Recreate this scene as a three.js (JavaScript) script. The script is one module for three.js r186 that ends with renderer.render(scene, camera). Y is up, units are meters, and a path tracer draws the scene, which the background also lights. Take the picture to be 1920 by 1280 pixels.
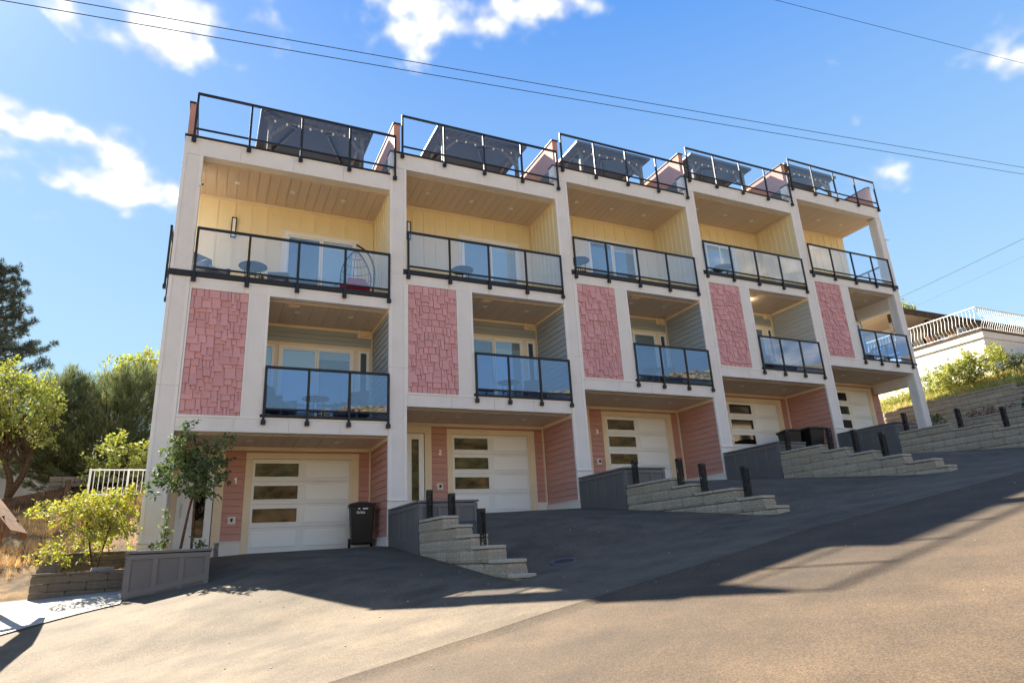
import * as THREE from 'three';
import { mergeGeometries, mergeVertices } from 'three/addons/utils/BufferGeometryUtils.js';
import { RoundedBoxGeometry } from 'three/addons/geometries/RoundedBoxGeometry.js';
import { FontLoader } from 'three/addons/loaders/FontLoader.js';
import { TextGeometry } from 'three/addons/geometries/TextGeometry.js';

/* ---------------------------------------------------------------- camera */
const scene = new THREE.Scene();
const camera = new THREE.PerspectiveCamera(55.3, 1024 / 682, 0.1, 900);
camera.rotation.order = 'YXZ';
camera.position.set(1.2056, -0.3518, 17.7885);
camera.rotation.set(0.31104, -0.45093, -0.05456);
const renderer = new THREE.WebGLRenderer({ antialias: true });
renderer.toneMapping = THREE.LinearToneMapping;
const EXPOSURE = 4.8;
renderer.toneMappingExposure = EXPOSURE;
renderer.shadowMap.enabled = true;

/* ------------------------------------------------------- random and noise */
function rng(seed) { let s = seed >>> 0; return () => { s = (s + 0x6D2B79F5) >>> 0; let t = Math.imul(s ^ (s >>> 15), 1 | s); t = (t + Math.imul(t ^ (t >>> 7), 61 | t)) ^ t; return ((t ^ (t >>> 14)) >>> 0) / 4294967296; }; }
const hash3 = (x, y, z) => { let h = Math.imul(x | 0, 374761393) + Math.imul(y | 0, 668265263) + Math.imul(z | 0, 1274126177); h = Math.imul(h ^ (h >>> 13), 1274126177); return ((h ^ (h >>> 16)) >>> 0) / 4294967296; };
const fade = t => t * t * (3 - 2 * t);
const lerp = (a, b, t) => a + (b - a) * t;
const clamp = (x, a = 0, b = 1) => Math.min(b, Math.max(a, x));
const sstep = (a, b, x) => fade(clamp((x - a) / (b - a)));
function noise(x, y, z = 0) {
  const X = Math.floor(x), Y = Math.floor(y), Z = Math.floor(z), u = fade(x - X), v = fade(y - Y), w = fade(z - Z);
  const q = (k) => lerp(lerp(hash3(X, Y, Z + k), hash3(X + 1, Y, Z + k), u), lerp(hash3(X, Y + 1, Z + k), hash3(X + 1, Y + 1, Z + k), u), v);
  return lerp(q(0), q(1), w);
}
function fbm(x, y, z = 0, oct = 5) { let s = 0, a = 0.5, n = 0; for (let i = 0; i < oct; i++) { s += a * noise(x, y, z); n += a; x = x * 2.03 + 17.1; y = y * 2.03 + 5.7; z = z * 2.03 + 9.3; a *= 0.5; } return s / n; }
/* tiling noise for textures */
function tileNoise(x, y, p, seed) {
  const X = Math.floor(x), Y = Math.floor(y), u = fade(x - X), v = fade(y - Y), m = k => ((k % p) + p) % p;
  return lerp(lerp(hash3(m(X), m(Y), seed), hash3(m(X + 1), m(Y), seed), u), lerp(hash3(m(X), m(Y + 1), seed), hash3(m(X + 1), m(Y + 1), seed), u), v);
}

/* --------------------------------------------------------------- the sky */
const SUN = new THREE.Vector3(-0.49, 1, -0.955).normalize();
{
  const w = 2048, h = 1024, data = new Float32Array(w * h * 4);
  // clouds that stand in view: azimuth from -z towards +x and elevation, radii and weight
  const CL = [[-11, 42, 4, 2, 1], [-8, 40.3, 3.6, 2, 1], [-5, 39.2, 2.6, 1.7, 1], [-3, 41.8, 3, 1.5, .75], [3, 43.2, 1.6, 1.6, .6],
    [15, 45, 4.2, 2.4, 1], [18, 42.9, 2.4, 1.7, .95], [23, 45.3, 4, 1.6, .9], [29, 45.4, 4, 1.5, .95], [35, 45, 4, 1.3, .8],
    [-17, 31, 3, 2, .9], [-13.5, 29.9, 3.6, 2.2, 1], [-10.5, 29.5, 3.2, 1.8, 1], [-7.3, 29, 2.6, 1.5, .95], [-4, 28.3, 2.6, 1, .9], [-15, 27.2, 3, 1.2, .7], [-9.3, 27.2, 2.8, .9, .75],
    [69, 31.2, 1.8, 1.6, 1], [70, 29.7, 1.8, 1.2, .9], [58.5, 26, 2.6, .9, .7], [57.6, 31.9, 1.8, .9, .45], [55.6, 34.3, 1.6, .8, .4]];
  const rad = Math.PI / 180;
  for (let j = 0; j < h; j++) {
    const el = ((j + 0.5) / h - 0.5) * Math.PI, sy = Math.sin(el), cy = Math.cos(el);
    for (let i = 0; i < w; i++) {
      const a = ((i + 0.5) / w - 0.5) * 2 * Math.PI, x = Math.cos(a) * cy, z = Math.sin(a) * cy, y = sy;
      const e = Math.max(0, el / rad), t = Math.pow(clamp(e / 55), 0.75);
      let r = lerp(0.63, 0.02, t), g = lerp(0.91, 0.21, t), b = lerp(0.95, 0.78, t);
      const sd = Math.max(0, x * SUN.x + y * SUN.y + z * SUN.z), gl = 0.16 * Math.pow(sd, 10) + 0.3 * Math.pow(sd, 90);
      r += gl; g += gl; b += gl * 0.8;
      if (y > -0.02) {
        const az = Math.atan2(x, -z) / rad;
        let m = 0;
        const inView = sstep(-34, -26, az) * (1 - sstep(74, 84, az)) * (1 - sstep(56, 66, e));
        if (inView > 0) for (const [ca, ce, ra, re, k] of CL) { const da = (az - ca) / ra, de = (e - ce) / re, d = da * da + de * de; if (d < 9) m += k * Math.exp(-d * 0.8) * inView; }
        m = Math.min(m, 1.15);
        const px = x / (y + 0.25), pz = z / (y + 0.25);
        if (inView < 1) m = Math.max(m, (1 - inView) * 1.05 * sstep(0.54, 0.68, fbm(px * 1.7 + 12, pz * 1.7 + 44, 4.2, 3)));
        if (m > 0.03) {
          const n = fbm(px * 13 + 3.1, pz * 13 + y * 6, 1.7, 6), f = fbm(px * 46, pz * 46, 7, 4);
          const dn = m * 0.95 + (n - 0.5) * 2.7 + (f - 0.5) * 1.0 - 0.41, c = 0.95 * sstep(-0.05, 1.15, dn);
          const lit = 0.84 + 0.42 * sstep(0.1, 1.3, dn) + 0.5 * (f - 0.5);
          r = lerp(r, lit * 1.0, c); g = lerp(g, lit * 1.0, c); b = lerp(b, lit * 1.02, c);
        }
      } else { const k = clamp(-e / 10 + 0.0); r = lerp(r, 0.35, sstep(-0.02, -0.2, y)); g = lerp(g, 0.33, sstep(-0.02, -0.2, y)); b = lerp(b, 0.3, sstep(-0.02, -0.2, y)); }
      const o = (j * w + i) * 4; data[o] = 1.22 * r / EXPOSURE; data[o + 1] = 1.2 * g / EXPOSURE; data[o + 2] = 1.16 * b / EXPOSURE; data[o + 3] = 1;
    }
  }
  const sky = new THREE.DataTexture(data, w, h, THREE.RGBAFormat, THREE.FloatType);
  sky.mapping = THREE.EquirectangularReflectionMapping; sky.minFilter = sky.magFilter = THREE.LinearFilter; sky.needsUpdate = true;
  scene.background = sky; scene.environment = sky;
}
/* --------------------------------------------------------------- the sun */
const sun = new THREE.DirectionalLight(new THREE.Color(1, 0.925, 0.8), 5);
sun.position.copy(SUN).multiplyScalar(80).add(new THREE.Vector3(12, 0, 0)); sun.target.position.set(12, 0, 0);
sun.castShadow = true; sun.shadow.mapSize.set(4096, 4096); sun.shadow.radius = 1.2;
Object.assign(sun.shadow.camera, { left: -60, right: 60, top: 60, bottom: -60, near: 1, far: 220 });
scene.add(sun, sun.target);

/* --------------------------------------------------------------- helpers */
const taken = {};
const numbered = n => { const k = taken[n] = (taken[n] ?? -1) + 1; return k ? `${n}_${String(k).padStart(3, '0')}` : n; };
function thing(name, label, category, group) { const o = new THREE.Group(); o.name = numbered(name); o.userData = { label, category }; if (group) o.userData.group = group; scene.add(o); return o; }
function part(name, parent, x = 0, y = 0, z = 0) { const o = new THREE.Group(); o.name = name; o.position.set(x, y, z); parent.add(o); return o; }
function M(name, geo, mat, parent) { const m = new THREE.Mesh(geo, mat); m.name = name; m.castShadow = m.receiveShadow = true; parent.add(m); return m; }
function tag(o, label, category, group) { o.userData.label = label; o.userData.category = category; if (group) o.userData.group = group; return o; }
function structure(name, geo, mat) { const m = M(numbered(name), geo, mat, scene); m.userData.kind = 'structure'; return m; }
/* uv in metres by the way a face points */
function metreUV(g) {
  const p = g.attributes.position, n = g.attributes.normal, uv = new Float32Array(p.count * 2);
  for (let i = 0; i < p.count; i++) {
    const ax = Math.abs(n.getX(i)), ay = Math.abs(n.getY(i)), az = Math.abs(n.getZ(i));
    if (az >= ax && az >= ay) { uv[2 * i] = p.getX(i); uv[2 * i + 1] = p.getY(i); } else if (ax >= ay) { uv[2 * i] = p.getZ(i); uv[2 * i + 1] = p.getY(i); } else { uv[2 * i] = p.getX(i); uv[2 * i + 1] = p.getZ(i); }
  }
  g.setAttribute('uv', new THREE.BufferAttribute(uv, 2)); return g;
}
const box = (x0, x1, y0, y1, z0, z1) => { const g = new THREE.BoxGeometry(x1 - x0, y1 - y0, z1 - z0); g.translate((x0 + x1) / 2, (y0 + y1) / 2, (z0 + z1) / 2); return metreUV(g); };
/* box with small chamfers that catch the light */
function cbox(x0, x1, y0, y1, z0, z1, r = 0.006) { const g = new RoundedBoxGeometry(x1 - x0, y1 - y0, z1 - z0, 1, Math.min(r, (x1 - x0) / 2.2, (y1 - y0) / 2.2, (z1 - z0) / 2.2)); g.translate((x0 + x1) / 2, (y0 + y1) / 2, (z0 + z1) / 2); return metreUV(g); }
const V = (x, y, z) => new THREE.Vector3(x, y, z);
function tube(pts, r, seg = 8, rs = 6, closed = false) { return new THREE.TubeGeometry(new THREE.CatmullRomCurve3(pts.map(p => p.isVector3 ? p : V(...p)), closed), seg, r, rs, closed); }
/* straight bar between two points, square or round */
function bar(a, b, r, sides = 6, r2 = r) { const A = V(...a), B = V(...b), d = B.clone().sub(A), g = new THREE.CylinderGeometry(r2, r, d.length(), sides, 1); g.applyQuaternion(new THREE.Quaternion().setFromUnitVectors(V(0, 1, 0), d.normalize())); const c = A.add(B).multiplyScalar(0.5); g.translate(c.x, c.y, c.z); return g; }
function beam(a, b, w, h) { const A = V(...a), B = V(...b), d = B.clone().sub(A), g = new THREE.BoxGeometry(w, h, d.length()); const m = new THREE.Matrix4().lookAt(B, A, V(0, 1, 0)); g.applyMatrix4(m); const c = A.add(B).multiplyScalar(0.5); g.translate(c.x, c.y, c.z); return metreUV(g); }
const merge = a => { a = a.map(g => g.index ? g.toNonIndexed() : g); const keys = ['position', 'normal', 'uv']; a.forEach(g => Object.keys(g.attributes).forEach(k => { if (!keys.includes(k) && k !== 'color') g.deleteAttribute(k); })); return mergeGeometries(a); };
const UNIT = new THREE.BoxGeometry(1, 1, 1);

/* -------------------------------------------------------------- textures */
function tex(size, fn, { srgb = false, repeat = 1, h = size } = {}) {
  const d = new Uint8Array(size * h * 4);
  for (let j = 0; j < h; j++) for (let i = 0; i < size; i++) { const c = fn(i / size, j / h, i, j), o = (j * size + i) * 4; d[o] = clamp(c[0]) * 255; d[o + 1] = clamp(c[1]) * 255; d[o + 2] = clamp(c[2]) * 255; d[o + 3] = 255; }
  const t = new THREE.DataTexture(d, size, h); t.wrapS = t.wrapT = THREE.RepeatWrapping; t.magFilter = THREE.LinearFilter; t.minFilter = THREE.LinearMipmapLinearFilter; t.generateMipmaps = true;
  if (srgb) t.colorSpace = THREE.SRGBColorSpace; t.repeat.set(repeat, repeat); t.needsUpdate = true; return t;
}
const tn = (u, v, f, s) => tileNoise(u * f, v * f, f, s);
const tfbm = (u, v, f, s, o = 4) => { let a = 0.5, r = 0, n = 0; for (let i = 0; i < o; i++) { r += a * tn(u, v, f, s + i); n += a; f *= 2; a *= 0.5; } return r / n; };
const grey = x => [x, x, x];
const aggregate = (u, v, i, j, s) => { const k = hash3(i, j, s), c = tn(u, v, 256, s + 3); return 0.62 * c + 0.38 * k; };
const asphaltMap = tex(1024, (u, v, i, j) => { const a = aggregate(u, v, i, j, 11), b = tfbm(u, v, 6, 5), st = hash3(i >> 1, j >> 1, 77) > 0.993 ? 0.16 : 0; const x = 0.66 + 0.42 * (a - 0.5) + 0.2 * (b - 0.5) + st; return [x, x * 0.985, x * 0.96]; }, { srgb: true, repeat: 1 / 2.6 });
const asphaltBump = tex(1024, (u, v, i, j) => grey(aggregate(u, v, i, j, 11)), { repeat: 1 / 2.6 });
const grainBump = tex(512, (u, v, i, j) => { const g = tileNoise(u * 160, v * 6 + 3 * tn(u, v, 8, 2), 160, 4); return grey(0.5 + 0.35 * (g - 0.5) + 0.2 * (tn(u, v, 64, 8) - 0.5)); }, { repeat: 1 });
const stoneBump = tex(512, (u, v, i, j) => grey(0.5 * tfbm(u, v, 10, 3, 5) + 0.3 * tfbm(u, v, 40, 9, 3) + 0.2 * hash3(i, j, 5)), { repeat: 2 });
const stoneMap = tex(512, (u, v, i, j) => { const k = 0.78 + 0.3 * (tfbm(u, v, 8, 21, 5) - 0.5) + 0.28 * (hash3(i, j, 8) - 0.5) + (hash3(i, j, 19) > 0.97 ? -0.2 : 0); return [k, k * 0.985, k * 0.955]; }, { srgb: true, repeat: 2 });
const paintMap = tex(512, (u, v, i, j) => { const k = 0.955 + 0.05 * (tfbm(u, v, 4, 31, 5) - 0.5) + 0.012 * (tileNoise(u * 120, v * 5, 120, 3) - 0.5); return [k, k * 0.998, k * 0.992]; }, { srgb: true, repeat: 0.7 });
const woodMap = tex(512, (u, v, i, j) => { const g = tileNoise(u * 90 + 2 * tn(u, v, 5, 2), v * 5, 90, 4), k = 0.62 + 0.4 * (g - 0.5) + 0.25 * (tfbm(u, v, 4, 9) - 0.5); return [k, k * 0.93, k * 0.84]; }, { srgb: true, repeat: 1.2 });
const concreteMap = tex(512, (u, v, i, j) => { const k = 0.86 + 0.22 * (tfbm(u, v, 5, 41, 5) - 0.5) + 0.1 * (hash3(i, j, 3) - 0.5); return [k, k * 0.99, k * 0.965]; }, { srgb: true, repeat: 0.4 });
const soilMap = tex(512, (u, v, i, j) => { const k = 0.6 + 0.7 * (tfbm(u, v, 6, 61, 6) - 0.5) + 0.25 * (hash3(i, j, 3) - 0.5); return [k, k * 0.9, k * 0.74]; }, { srgb: true, repeat: 0.5 });

/* ------------------------------------------------------------- materials */
const lin = (r, g, b) => new THREE.Color().setRGB(r, g, b);
const std = (c, o = {}) => new THREE.MeshStandardMaterial({ color: lin(...c), roughness: 0.8, ...o });
const painted = (c, o = {}) => std(c, { map: paintMap, bumpMap: grainBump, bumpScale: 0.0004, roughness: 0.62, ...o });
const mat = {
  white: painted([0.86, 0.81, 0.775]),
  trim: painted([0.92, 0.865, 0.82]),
  cream: painted([0.93, 0.77, 0.57]),
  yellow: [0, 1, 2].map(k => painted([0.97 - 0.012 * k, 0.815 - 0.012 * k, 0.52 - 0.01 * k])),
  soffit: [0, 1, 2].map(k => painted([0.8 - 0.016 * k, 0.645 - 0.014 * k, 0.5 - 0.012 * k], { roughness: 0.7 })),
  shake: [0, 1, 2, 3, 4].map(k => painted([0.72 + 0.026 * (k - 2), 0.365 + 0.015 * (k - 2), 0.365 + 0.015 * (k - 2)], { bumpScale: 0.003, roughness: 0.75 })),
  pink: [0, 1, 2].map(k => painted([0.64 - 0.016 * k, 0.325 - 0.01 * k, 0.275 - 0.009 * k])),
  greyPlank: [0, 1, 2].map(k => painted([0.42 - 0.012 * k, 0.46 - 0.012 * k, 0.49 - 0.012 * k])),
  black: std([0.007, 0.008, 0.012], { roughness: 0.5 }),
  blackFlash: std([0.012, 0.012, 0.014], { roughness: 0.6 }),
  vinyl: std([0.9, 0.89, 0.87], { roughness: 0.4 }),
  door: std([0.92, 0.925, 0.925], { roughness: 0.45 }),
  doorBump: painted([0.94, 0.945, 0.945], { roughness: 0.5 }),
  stucco: painted([0.62, 0.315, 0.25], { roughness: 0.9 }),
  planter: painted([0.145, 0.138, 0.14], { roughness: 0.6 }),
  planterTrim: painted([0.168, 0.159, 0.16], { roughness: 0.6 }),
  concrete: std([0.5, 0.47, 0.42], { map: concreteMap, bumpMap: stoneBump, bumpScale: 0.002, roughness: 0.92 }),
  deckMembrane: std([0.62, 0.58, 0.52], { roughness: 0.9 }), roofMembrane: std([0.16, 0.16, 0.165], { roughness: 0.9 }),
  stone: [0, 1, 2, 3].map(k => std([0.76 + 0.04 * (k - 1.5), 0.66 + 0.036 * (k - 1.5), 0.53 + 0.03 * (k - 1.5)], { map: stoneMap, bumpMap: stoneBump, bumpScale: 0.012, roughness: 0.95 })),
  capStone: std([0.86, 0.76, 0.63], { map: stoneMap, bumpMap: stoneBump, bumpScale: 0.005, roughness: 0.93 }),
  brownStone: [0, 1, 2].map(k => std([0.27 + 0.02 * k, 0.235 + 0.018 * k, 0.185 + 0.015 * k], { map: stoneMap, bumpMap: stoneBump, bumpScale: 0.01, roughness: 0.95 })),
  asphalt: std([0.264, 0.2, 0.13], { map: asphaltMap, bumpMap: asphaltBump, bumpScale: 0.003, roughness: 0.93, vertexColors: true }),
  road: std([0.162, 0.108, 0.06], { map: asphaltMap, bumpMap: asphaltBump, bumpScale: 0.003, roughness: 0.93, vertexColors: true }),
  soil: std([0.2, 0.15, 0.1], { map: soilMap, bumpMap: stoneBump, bumpScale: 0.03, roughness: 1 }),
  dry: std([0.62, 0.47, 0.27], { map: soilMap, bumpMap: stoneBump, bumpScale: 0.04, roughness: 1, vertexColors: true }),
  hill: std([0.7, 0.59, 0.44], { map: soilMap, roughness: 1, vertexColors: true }),
  timber: [0, 1, 2].map(k => std([0.24 - 0.03 * k, 0.165 - 0.02 * k, 0.105 - 0.012 * k], { map: woodMap, bumpMap: grainBump, bumpScale: 0.006, roughness: 0.9 })),
  cedar: std([0.5, 0.26, 0.12], { map: woodMap, bumpMap: grainBump, bumpScale: 0.004, roughness: 0.7 }),
  greyWood: std([0.4, 0.41, 0.44], { map: woodMap, roughness: 0.75 }),
  darkMetal: std([0.1, 0.1, 0.11], { roughness: 0.5, metalness: 0.3 }),
  steelRoof: std([0.06, 0.065, 0.085], { roughness: 0.6, metalness: 0.2 }),
  steel: std([0.6, 0.6, 0.6], { roughness: 0.35, metalness: 0.9 }),
  wicker: std([0.09, 0.092, 0.1], { roughness: 0.8 }),
  cushion: std([0.3, 0.3, 0.32], { roughness: 0.95 }),
  magenta: std([0.45, 0.03, 0.08], { roughness: 0.95 }),
  bin: std([0.011, 0.0105, 0.01], { roughness: 0.5 }),
  binLid: std([0.02, 0.026, 0.05], { roughness: 0.4 }),
  whiteMetal: std([0.85, 0.84, 0.82], { roughness: 0.45 }),
  bark: std([0.19, 0.13, 0.085], { map: woodMap, roughness: 0.95 }),
  barkRed: std([0.3, 0.17, 0.1], { map: woodMap, roughness: 0.9 }),
  lampLens: std([0.85, 0.83, 0.78], { roughness: 0.35 }),
  stuccoWhite: std([0.8, 0.78, 0.74], { map: paintMap, bumpMap: stoneBump, bumpScale: 0.004, roughness: 0.95 }),
  stuccoGrey: std([0.46, 0.44, 0.42], { map: concreteMap, roughness: 0.95 }),
  wire: std([0.02, 0.02, 0.025], { roughness: 0.6 }),
  statue: std([0.36, 0.38, 0.38], { roughness: 0.6 }),
  blind: std([0.52, 0.6, 0.64], { roughness: 0.9 }),
  blindDark: std([0.055, 0.06, 0.075], { roughness: 0.9 }),
  curtain: std([0.3, 0.33, 0.38], { roughness: 0.9 }),
};
const railGlass = new THREE.MeshPhysicalMaterial({ color: lin(0.93, 0.945, 0.985), transmission: 1, thickness: 0, roughness: 0.0, ior: 2.0 });
const roofGlass = new THREE.MeshPhysicalMaterial({ color: lin(0.965, 0.98, 0.995), transmission: 1, thickness: 0, roughness: 0.0, ior: 1.5 });
const railGlassBlue = new THREE.MeshPhysicalMaterial({ color: lin(0.52, 0.68, 0.92), transmission: 1, thickness: 0, roughness: 0.0, ior: 2.1 });
const windowGlass = new THREE.MeshPhysicalMaterial({ color: lin(0.85, 0.9, 0.93), transmission: 1, thickness: 0, roughness: 0.0, ior: 2.0 });
const darkGlass = new THREE.MeshPhysicalMaterial({ color: lin(0.012, 0.011, 0.01), roughness: 0.04, ior: 1.5 });
const leafMat = (c, t = 0.4) => new THREE.MeshPhysicalMaterial({ color: lin(...c), roughness: 0.85, transmission: t, thickness: 0, vertexColors: true, side: THREE.DoubleSide });

/* ---------------------------------------------------- the lie of the land */
const W = 6, DY = [0, 0.859, 1.688, 2.528, 3.371];
const roadY = (x, z) => -0.79 + 0.145 * (x - 5.85) - 0.035 * (z - 7.8);
const ZK = [-3, 0, 2.75, 5, 7.8];
const TL = [-0.02, -0.3, -0.5, -0.9, -1.64], TM = [-0.01, -0.12, -0.42, -0.74, -1.28], TR = [0.0, -0.06, -0.32, -0.54, -0.79], TL0 = [-0.1, -0.5, -0.86, -1.18, -1.66];
function curve(tab, z) { for (let i = 0; i < 4; i++) if (z <= ZK[i + 1] || i === 3) { const h = ZK[i + 1] - ZK[i], t = clamp((z - ZK[i]) / h), s = k => k <= 0 ? (tab[1] - tab[0]) / (ZK[1] - ZK[0]) * 0.3 : k >= 4 ? -0.06 : (tab[k + 1] - tab[k - 1]) / (ZK[k + 1] - ZK[k - 1]); const t2 = t * t, t3 = t2 * t; return (2 * t3 - 3 * t2 + 1) * tab[i] + (t3 - 2 * t2 + t) * h * s(i) + (-2 * t3 + 3 * t2) * tab[i + 1] + (t3 - t2) * h * s(i + 1); } }
function driveY(u, x, z) {
  const xl = x - W * u;
  if (z >= 7.8) return roadY(x, z);
  const zz = Math.max(z, -3), l = curve(u ? TL : TL0, zz), m = curve(TM, zz), r = curve(TR, zz);
  let y;
  if (xl < 0) y = l + lerp(0.05, 0.14, sstep(2, 5, z)) * xl; else { const t = xl / 5.85, a = 2.5 / 5.85; y = t < a ? lerp(l, m, t / a) : lerp(m, r, Math.min(1.15, (t - a) / (1 - a))); const q = l * (1 - t) + r * t; y = lerp(y, q, 0.25); }
  y += DY[u];
  return lerp(y, roadY(x, z), sstep(6.4, 7.8, z));
}
const edgeZ = x => 10.0 + 0.14 * Math.max(0, 10 - x) + (x < 2 ? 0.1 * (2 - x) * 0.4 : 0);
function sheet(x0, x1, nx, z0, z1, nz, fn, colour) {
  const p = [], uv = [], idx = [], col = [];
  for (let j = 0; j <= nz; j++) for (let i = 0; i <= nx; i++) { const s = i / nx, t = j / nz; let x = typeof x0 === 'function' ? lerp(x0(t), x1(t), s) : lerp(x0, x1, s); const za = typeof z0 === 'function' ? z0(x) : z0, zb = typeof z1 === 'function' ? z1(x) : z1, z = lerp(za, zb, t); const y = fn(x, z); p.push(x, y, z); uv.push(x, z); if (colour) col.push(...colour(x, z)); }
  for (let j = 0; j < nz; j++) for (let i = 0; i < nx; i++) { const a = j * (nx + 1) + i, b = a + 1, c = a + nx + 1, d = c + 1; idx.push(a, c, b, b, c, d); }
  const g = new THREE.BufferGeometry(); g.setAttribute('position', new THREE.Float32BufferAttribute(p, 3)); g.setAttribute('uv', new THREE.Float32BufferAttribute(uv, 2)); if (colour) g.setAttribute('color', new THREE.Float32BufferAttribute(col, 3)); g.setIndex(idx); g.computeVertexNormals(); return g;
}
/* stains and worn patches of the paving, with outlines of their own */
function paveColour(x, z) { const a = fbm(x * 0.5, z * 0.5, 2, 5), b = fbm(x * 2.2 + 9, z * 2.2, 5, 4), c = sstep(0.6, 0.7, fbm(x * 0.9 + 40, z * 1.6, 8, 4)); const d = sstep(0.62, 0.72, fbm(x * 2.6 + 70, z * 3.4, 12, 4)); const k = 1 + 0.55 * (a - 0.5) + 0.36 * (b - 0.5) - 0.2 * c - 0.16 * d; return [k, k, k * 0.99]; }
function roadColour(x, z) { const zz = z - edgeZ(x); const a = fbm(x * 0.25, zz * 2.2, 2, 5), b = fbm(x * 1.5 + 9, zz * 3, 5, 4); const w = Math.sin(zz * 2.1 + 1.2 * noise(x * 0.2, 3)) * 0.09; const k = 1 + 0.45 * (a - 0.5) + 0.2 * (b - 0.5) + w; return [k, k * 0.99, k * 0.97]; }
for (let u = 0; u < 5; u++) {
  const x0 = u ? W * u - 0.15 : -14, x1 = W * u + 5.87;
  structure('driveway', sheet(x0, x1, u ? 60 : 150, -3, x => edgeZ(x), 130, (x, z) => driveY(u, x, z) + 0.012 * (fbm(x * 0.7, z * 0.7, 3) - 0.5), paveColour), mat.asphalt);
}
structure('driveway', sheet(29.87, 70, 60, 7.6, x => edgeZ(x), 20, (x, z) => roadY(x, z) - (x > 34 ? 0 : 0), paveColour), mat.asphalt);
structure('road', sheet(-60, 110, 560, x => edgeZ(x), x => 19.4, 60, (x, z) => roadY(x, z) - 0.04 * sstep(0, 0.04, z - edgeZ(x)), roadColour), mat.road);
/* ground sheet: everything that is not paved, out to the hills */
function landY(x, z) {
  const sx = 0.145 * (x - 5.85), edge = -0.9 + sx;
  if (z > 19) { const b = roadY(x, 19.4) - 0.05; return b + Math.max(0, z - 24) * 0.05 + 0.27 * clamp(z - 48, 0, 100) + 0.04 * Math.max(0, z - 148) + 5 * (fbm(x * 0.02, z * 0.02, 1) - 0.5) * sstep(40, 90, z) + 1.2 * (fbm(x * 0.13, z * 0.13, 2) - 0.5) * sstep(30, 60, z); }
  if (z > 2) return edge - 0.035 * (z - 7.8) - 0.5;
  return lerp(edge - 0.3, 0.9 + 0.12 * (x - 5.85) + 0.1 * Math.max(0, -4 - z), sstep(2, -6, z)) - (x > -1 && x < 31 && z > -12 ? 3 : 0);
}
const hillColour = (x, z) => { const a = fbm(x * 0.09, z * 0.09, 3), b = fbm(x * 0.4, z * 0.4, 6), k = 0.75 + 0.7 * (a - 0.5) + 0.7 * (b - 0.5), g = sstep(0.52, 0.66, fbm(x * 0.12 + 9, z * 0.12, 9)); return [k * lerp(1, 0.6, g), k * lerp(1, 0.8, g), k * lerp(1, 0.5, g)]; };
structure('ground', sheet(-240, 300, 270, -200, 330, 265, landY, hillColour), mat.hill);

/* ------------------------------------------------------- townhouse pieces */
const font = await new FontLoader().loadAsync('fonts/droid/droid_sans_bold.typeface.json');
/* lap board, thin at its top edge; unit size, scaled into place */
const lapGeo = (() => { const g = new THREE.BoxGeometry(1, 1, 1), p = g.attributes.position; for (let i = 0; i < p.count; i++) if (p.getY(i) > 0 && p.getZ(i) > 0) p.setZ(i, -0.1); g.computeVertexNormals(); return g; })();
const fit = (m, x0, x1, y0, y1, z0, z1) => { m.position.set((x0 + x1) / 2, (y0 + y1) / 2, (z0 + z1) / 2); m.scale.set(x1 - x0, y1 - y0, z1 - z0); return m; };
/* horizontal planks on a wall that faces +z */
function plankWall(parent, x0, x1, y0, y1, z, mats, r, step = 0.19) {
  for (let y = y0, k = 0; y < y1 - 0.02; y += step, k++) { const t = Math.min(step, y1 - y); fit(M('plank', lapGeo, mats[Math.floor(r() * mats.length)], parent), x0, x1, y + 0.004, y + t - 0.004, z, z + 0.03); }
}
/* planks on a wall that faces -x at x, from z0 (back) to z1 (front) */
function plankSide(parent, x, z0, z1, y0, y1, mats, r, step = 0.19) {
  for (let y = y0; y < y1 - 0.02; y += step) { const t = Math.min(step, y1 - y), m = M('plank', lapGeo, mats[Math.floor(r() * mats.length)], parent); m.rotation.y = -Math.PI / 2; m.scale.set(z1 - z0, t - 0.008, 0.03); m.position.set(x - 0.015, y + t / 2, (z0 + z1) / 2); }
}
/* upright boards with battens */
function boardWall(parent, x0, x1, y0, y1, z, mats, r, step) {
  const n = Math.max(1, Math.round((x1 - x0) / step)), w = (x1 - x0) / n;
  for (let k = 0; k < n; k++) { fit(M('board', UNIT, mats[Math.floor(r() * mats.length)], parent), x0 + k * w + 0.002, x0 + (k + 1) * w - 0.002, y0, y1, z, z + 0.012); if (k) fit(M('batten', UNIT, mats[0], parent), x0 + k * w - 0.022, x0 + k * w + 0.022, y0, y1, z + 0.0125, z + 0.036); }
}
function boardSide(parent, x, z0, z1, y0, y1, mats, r, step) {
  const n = Math.round((z1 - z0) / step), w = (z1 - z0) / n;
  for (let k = 0; k < n; k++) { fit(M('board', UNIT, mats[Math.floor(r() * mats.length)], parent), x - 0.012, x, y0, y1, z0 + k * w + 0.002, z0 + (k + 1) * w - 0.002); if (k) fit(M('batten', UNIT, mats[0], parent), x - 0.036, x - 0.0125, y0, y1, z0 + k * w - 0.02, z0 + k * w + 0.02); }
}
function soffit(parent, x0, x1, y, z0, z1, r, step = 0.285) {
  const s = part('soffit', parent), n = Math.round((x1 - x0) / step), w = (x1 - x0) / n;
  for (let k = 0; k < n; k++) fit(M('soffit_board', UNIT, mat.soffit[Math.floor(r() * 3)], s), x0 + k * w + 0.007, x0 + (k + 1) * w - 0.007, y, y + 0.02 - 0.002 * r(), z0, z1);
  M('soffit_backing', box(x0, x1, y + 0.024, y + 0.05, z0, z1), mat.soffit[2], s);
  return s;
}
const discGeo = new THREE.CylinderGeometry(0.075, 0.085, 0.014, 20), lensGeo = new THREE.CylinderGeometry(0.055, 0.055, 0.01, 18);
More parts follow.
